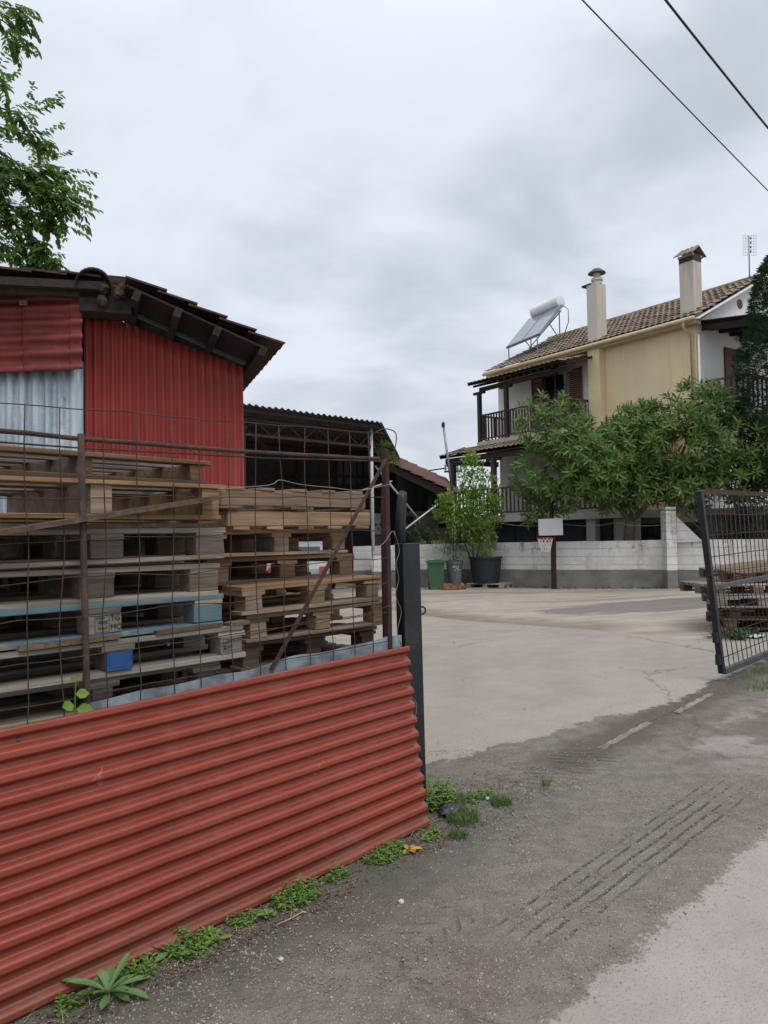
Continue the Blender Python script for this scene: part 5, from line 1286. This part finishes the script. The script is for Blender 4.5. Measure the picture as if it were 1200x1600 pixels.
# weeds along the foot of the red sheet
GW = 'weed clumps at the foot of the red sheet'
def clump(u, v, r, n_, label, h=.05, L=(.014, .026), mat='leaf_weed', group=GW, spread=1.15):
    c = W(u, v, gz_uv(u, v)); m = MB()
    for _ in range(max(8, n_//5)):
        a = R(0, 2*PI); rr = r*R(0, 1)**.7; p = c+D*(math.cos(a)*rr*spread)+N*(math.sin(a)*rr*.7); p.z = gz(p.x, p.y)-.003
        out = (D*math.cos(a)+N*math.sin(a))*R(.1, 1.1)*(rr/r+.2)+Z; q = p; d = out.normalized(); n2 = random.randint(3, 6); hh = h*R(.35, 1.25)*(1.15-.5*rr/r)
        st = [p]
        for k in range(n2):
            q = q+d*hh/n2; d = (d+rv()*.25).normalized(); st.append(q); b_ = R(0, 2*PI); l_ = R(*L)*(1.1-.5*k/n2)
            for i in range(2 if k < n2-1 else 3):
                e = V((math.cos(b_+PI*i), math.sin(b_+PI*i), R(-.1, .5))); leaf(m, q, e, Z, l_, l_*R(.55, .8), R(.1, .5), .15)
        m.tube(st, .0011, 3, False)
    o = m.build('weed_clump', M[mat]); tag(o, label, 'weed', group); return o
clump(-.10, -.10, .06, 90, 'small weed clump in the bottom left corner under the red sheet')
clump(.20, -.085, .05, 60, 'small weed tuft left of the large leafy dock plant')
clump(.43, -.07, .075, 170, 'weed clump just right of the large dock plant')
clump(.66, -.065, .10, 330, 'thick weed clump under the bent edge of the red sheet', .06)
clump(.90, -.085, .05, 80, 'sparse weed tuft left of the middle weed clump')
clump(1.17, -.085, .09, 360, 'bushy weed clump midway along the foot of the red sheet', .07)
clump(1.42, -.065, .06, 120, 'low weed tuft right of the middle weed clump')
clump(1.72, -.10, .10, 330, 'weed clump under the right part of the red sheet near the yellow leaf', .055)
clump(2.02, -.12, .06, 90, 'small weed tuft at the right corner of the red sheet')
clump(2.36, .15, .09, 360, 'reddish green weed clump in front of the black post foot', .14, (.02, .045))
clump(2.62, .02, .10, 160, 'flat weeds on the ground right of the black bag', .04)
def rosette(u, v, n_, L, w, label, mat, name='leafy_weed', up=1.15):
    c = W(u, v, gz_uv(u, v)+.005); root = thing(name, label, 'weed', c, GW)
    for i in range(n_):
        a = 2.4*i+R(-.45, .45); el = up*R(.55, 1.1)*(.3+.7*i/n_); l_ = L*R(.5, 1.1)*(1-.25*i/n_); yaw = R(-.5, .5)
        m = MB(); dirv = V((math.cos(a), math.sin(a), 0)); nn = 8
        def lf(s, t):
            x = l_*s; wv = w*1.15*(.22+s**1.3*.95)*(1-max(0, s-.55)**2*4.9)*(1+.10*math.sin(s*26+i))+.001; z = math.sin(el)*x-l_*.45*s*s*(1-.5*el)
            side = Z.cross(dirv); return c+dirv*(x*math.cos(el*.8))+side*(wv*(t-.5)+yaw*x*s*.5)+Z*(max(z, -.0)+.012*abs(t-.5)+.002)
        m.sheet(lf, nn, 4); m.build('leaf', M[mat], root, smooth=True)
rosette(.31, -.12, 17, .19, .036, 'large pale green dock plant at the lower left under the red sheet', 'leaf_dock')
rosette(.585, -.055, 7, .12, .04, 'mid sized broad leaved weed left of the thick clump', 'leaf_dock')
rosette(.74, -.11, 7, .075, .03, 'small broad leaved weed in front of the thick clump', 'leaf_weed')
rosette(.99, -.12, 8, .07, .026, 'low pointed leaved weed between two clumps by the lane', 'leaf_weed')
# sapling at fence pipe
vs_ = thing('young_vine', 'yellow green seedling with a few heart shaped leaves beside the fence pipe', 'weed', FP(118, 1128, .14), GW)
t = MB(); limb(t, [FP(116, 1140, .14), FP(117, 1110, .14), FP(118, 1075, .14), FP(120, 1062, .14)], .0025, .0015, 5); t.build('stem', M['leaf_weed'], vs_)
for (px, py, dx, dz, l_) in [(116, 1102, -1, .2, .055), (118, 1085, 1, .1, .05), (119, 1108, 1, -.1, .065), (119, 1062, .5, .8, .03), (117, 1064, -.6, .6, .028)]:
    m = MB(); leaf(m, FP(px, py, .14), D*dx+Z*dz-N*.5, -N+Z*.6, l_, l_*.85, .2, .12); m.build('leaf', M['leaf_lemon'], vs_)
# grass tufts
def tuft(u, v, r, n_, h, label):
    c = W(u, v, gz_uv(u, v)); m = MB()
    for _ in range(n_):
        a = R(0, 2*PI); rr = r*math.sqrt(R(0, 1)); p = c+V((math.cos(a)*rr, math.sin(a)*rr, -.003)); d = V((R(-.5, .5), R(-.5, .5), 1)).normalized(); hh = h*R(.5, 1.1); sd_ = V((R(-1, 1), R(-1, 1), 0)).normalized()*.0022
        b1 = p+d*hh*.55; tp = p+d*hh+V((d.x, d.y, 0))*hh*.6
        m.add([p-sd_, p+sd_, b1+sd_*.8, b1-sd_*.8, tp], [(0, 1, 2, 3), (3, 2, 4)])
    tag(m.build('grass_tuft', M['grass']), label, 'grass tuft', 'grass tufts at the gateway')
tuft(2.30, -.10, .085, 420, .07, 'grass tuft right of the black bag')
tuft(2.62, -.12, .06, 240, .06, 'rounded grass tuft nearest the lane beside the gateway')
tuft(2.48, .10, .10, 240, .06, 'thin grass tuft behind the black bag')
tuft(3.02, -.16, .025, 26, .08, 'lone thin grass blades standing in the bare gateway')
tuft(2.12, -.22, .05, 120, .05, 'short grass tuft right of the yellow leaf')
GG = MB()
for _ in range(2600):
    u = R(6.2, 9.2); v = R(-.42, .02)+.12*mn.noise((u*2, 0, 0)); p = W(u, v, 0); p.z = gz(p.x, p.y)-.003
    if mn.noise((u*3, v*5, 0)) < R(-.3, .3): continue
    d = V((R(-.6, .6), R(-.6, .6), 1)).normalized(); hh = R(.03, .09); sd_ = V((R(-1, 1), R(-1, 1), 0)).normalized()*.003
    GG.add([p-sd_, p+sd_, p+d*hh], [(0, 1, 2)])
tag(GG.build('grass_strip', M['grass']), 'strip of short grass along the lane under the open gate', None, kind='stuff')
G2 = MB()
for _ in range(500):
    u = R(8.9, 11.2); v = R(.75, 1.2); p = W(u, v, 0); p.z = gz(p.x, p.y)
    leaf(G2, p, V((R(-1, 1), R(-1, 1), R(.3, 1.2))), Z, R(.08, .18), R(.03, .06), .3)
tag(G2.build('nettle_patch', M['leaf_bush']), 'patch of weeds growing at the foot of the pallet heap', None, kind='stuff')
# litter: soil crumbs and dead leaves along the sheet
LT = MB()
for _ in range(2600):
    u = R(-.4, 3.0); v = R(-.24, .0) if u < 2.15 else R(-.25, .3); p = W(u, v, 0); p.z = gz(p.x, p.y)+R(0, .006); d = V((R(-1, 1), R(-1, 1), R(-.1, .4))); leaf(LT, p, d, Z, R(.008, .026), R(.004, .010), .2)
tag(LT.build('leaf_litter', M['soil_litter']), 'brown crumbs and dead bits lying along the foot of the red sheet', None, kind='stuff')
DS = MB()
for _ in range(420):
    u = R(-.3, 2.9); v = R(-.17, -.02) if u < 2.1 else R(-.2, .25); p = W(u, v, gz_uv(u, v)+.004); a = R(0, 2*PI); l_ = R(.02, .085)
    q = p+V((math.cos(a)*l_, math.sin(a)*l_, R(.0, .03))); s_ = V((-math.sin(a), math.cos(a), 0))*.0011; DS.add([p-s_, p+s_, q], [(0, 1, 2)])
tag(DS.build('dry_grass', M['cane']), 'dry straw bits lying among the weeds at the foot of the red sheet', None, kind='stuff')
LB = MB()
for _ in range(900):
    k = random.randint(0, len(dense)-2); s_ = R(0, 1); x = dense[k][0]*(1-s_)+dense[k+1][0]*s_; y = dense[k][1]*(1-s_)+dense[k+1][1]*s_-abs(random.gauss(0, .16))-.02
    leaf(LB, V((x, y, gz(x, y)+R(0, .02))), V((R(-1, 1), R(-1, 1), R(-.1, .5))), Z, R(.03, .10), R(.02, .05), .2)
tag(LB.build('fallen_leaves', M['soil_litter']), 'brown leaves and dirt gathered along the foot of the white wall', None, kind='stuff')
YG = MB()
for _ in range(260):
    u = R(2.6, 12); v = R(.8, 9); p = W(u, v, gz_uv(u, v)+.003); l_ = R(.01, .035); leaf(YG, p, V((R(-1, 1), R(-1, 1), R(0, .3))), Z, l_, l_*.6, .2)
tag(YG.build('yard_litter', M['soil_litter']), 'small dark leaves and crumbs scattered over the yard', None, kind='stuff')
b = MB(); c = W(1.83, -.155, gz_uv(1.83, -.155)+.012)
for i in range(5): leaf(b, c, V((math.cos(1.25*i), math.sin(1.25*i), R(.1, .5))), Z, R(.04, .06), .035, R(-.2, .5), .3)
tag(b.build('fallen_leaf', M['dry_leaf']), 'crumpled yellow leaf on the lane edge under the red sheet', 'leaf')
b = MB(); c = W(2.32, .0, gz_uv(2.32, .0)+.02)
def bg(s, t):
    a = 2*PI*s; e_ = PI*(t-.5); r = .055*(1+.5*mn.noise((math.cos(a)*2.3, math.sin(a)*2.3, t*5))); return c+V((math.cos(a)*math.cos(e_)*r*1.3, math.sin(a)*math.cos(e_)*r, math.sin(e_)*r*.55))
b.sheet(bg, 26, 16); tag(b.build('plastic_bag', M['bag'], smooth=True), 'crumpled black plastic bag on the ground at the corner of the red sheet', 'bag')
for i, (u, v) in enumerate([(2.62, -.02), (1.45, -.45), (.85, -.4)]):
    b = MB(); c = W(u, v, gz_uv(u, v)); r = [.014, .012, .009][i]; b.lathe(c, [(r, 0), (r*1.1, r*.4), (r*.6, r*.9), (.1*r, r)], 8); b.jitter(r*.18)
    tag(b.build('white_stone', M['board_white']), ['whitish stone lying among the weeds at the gateway', 'whitish stone on the dark lane farther from the camera', 'small whitish stone on the dark lane in the foreground'][i], 'stone', 'pale stones on the lane')
b = MB(); c = W(.98, -.2, gz_uv(.98, -.2)+.006); b.tube([c, c+D*.06+Z*.004-N*.01, c+D*.14+Z*.002], .0022, 5); b.tube([c+D*.07, c+D*.10+N*.03+Z*.004], .0014, 4); tag(b.build('dry_twig', M['cane']), 'thin dry twig lying on the lane below the weeds', 'twig')
b = MB(); c = W(9.1, .62, gz_uv(9.1, .62)+.005); b.sheet(lambda s, t: c+D*(.28*s)+N*(.18*t)+Z*(.05*abs(mn.noise((s*4, t*4, 0)))+.01), 10, 8, th=Z*.002); tag(b.build('white_rag', M['board_white'], smooth=True), 'white scrap on the ground behind the gate bottom', 'rag')

# ------------------------------------------------------------------ bevels on near timber
for o in bpy.data.objects:
    if o.type == 'MESH' and o.parent and o.name.split('.')[0] in ('deck_board', 'block', 'bottom_board', 'side_beam', 'post_body', 'stile', 'purlin', 'backboard'):
        md = o.modifiers.new('bevel', 'BEVEL'); md.width = .003; md.segments = 1; md.limit_method = 'ANGLE'

# ------------------------------------------------------------------ sky, sun, camera
wd = bpy.data.worlds.new('World'); sc.world = wd; wd.use_nodes = True; nt = wd.node_tree; nt.nodes.clear()
class WN(NT):
    def __init__(s, t): s.t = t
t = WN(nt); out = nt.nodes.new('ShaderNodeOutputWorld')
EL, AZ = math.radians(58), math.radians(150)
sky = t.n('ShaderNodeTexSky', dict(sky_type='NISHITA', sun_disc=False, sun_elevation=EL, sun_rotation=AZ, air_density=1.0, dust_density=3.0, ozone_density=1.0))
dirv = t.n('ShaderNodeTexCoord').outputs['Generated']; sep = t.n('ShaderNodeSeparateXYZ', None, Vector=dirv); dz = sep.outputs[2]
den = t.add(t.math('MAXIMUM', dz, 0.0), .22)
pv = t.n('ShaderNodeCombineXYZ', None, X=t.math('DIVIDE', sep.outputs[0], den), Y=t.math('DIVIDE', sep.outputs[1], den), Z=0.0).outputs[0]
n1 = t.noise(t.vscale(pv, (1, 1, 1), (.35, 1.9, 0)), .95, 7, .52, .35); n2 = t.noise(t.vscale(pv, (1, 1, 1), (4, 2, 0)), 2.6, 6, .5, .5)
cl = t.add(t.mul(n1, .7), t.mul(n2, .3))
cc = t.mix(t.ss(cl, .38, .57), (.53, .585, .655), (.785, .845, .935))
cc = t.mix(t.ss(dz, .0, .32), t.mix(.55, cc, (.66, .70, .76)), cc)
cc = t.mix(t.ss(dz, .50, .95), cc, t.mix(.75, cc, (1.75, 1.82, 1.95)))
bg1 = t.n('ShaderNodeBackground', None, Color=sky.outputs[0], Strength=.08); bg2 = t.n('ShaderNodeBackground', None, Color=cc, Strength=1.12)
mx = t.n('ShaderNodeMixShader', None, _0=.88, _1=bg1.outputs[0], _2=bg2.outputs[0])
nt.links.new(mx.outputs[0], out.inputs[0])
sl = bpy.data.lights.new('sun', 'SUN'); sl.energy = 1.4; sl.angle = math.radians(25); sl.color = (1, .97, .92)
so = bpy.data.objects.new('sun', sl); COL.objects.link(so)
sd_ = V((math.sin(AZ)*math.cos(EL), math.cos(AZ)*math.cos(EL), math.sin(EL)))
so.rotation_euler = sd_.to_track_quat('Z', 'Y').to_euler()
cd = bpy.data.cameras.new('camera'); co = bpy.data.objects.new('camera', cd); COL.objects.link(co)
cd.sensor_fit = 'VERTICAL'; cd.sensor_height = 36; cd.sensor_width = 27; cd.lens = 36*F/1600; cd.clip_end = 3000; cd.clip_start = .05
co.matrix_world = Matrix(((_rt.x, _up.x, -_fw.x, 0), (_rt.y, _up.y, -_fw.y, 0), (_rt.z, _up.z, -_fw.z, H), (0, 0, 0, 1)))
sc.camera = co
for o in WORLD_ROOTS:
    if '_w' in o: del o['_w']
sc.view_settings.view_transform = 'Standard'; sc.view_settings.look = 'None'; sc.view_settings.exposure = 0; sc.view_settings.gamma = 1
sc.render.resolution_x, sc.render.resolution_y = 768, 1024
sc.cycles.diffuse_bounces = 2; sc.cycles.max_bounces = 6; sc.cycles.transparent_max_bounces = 6
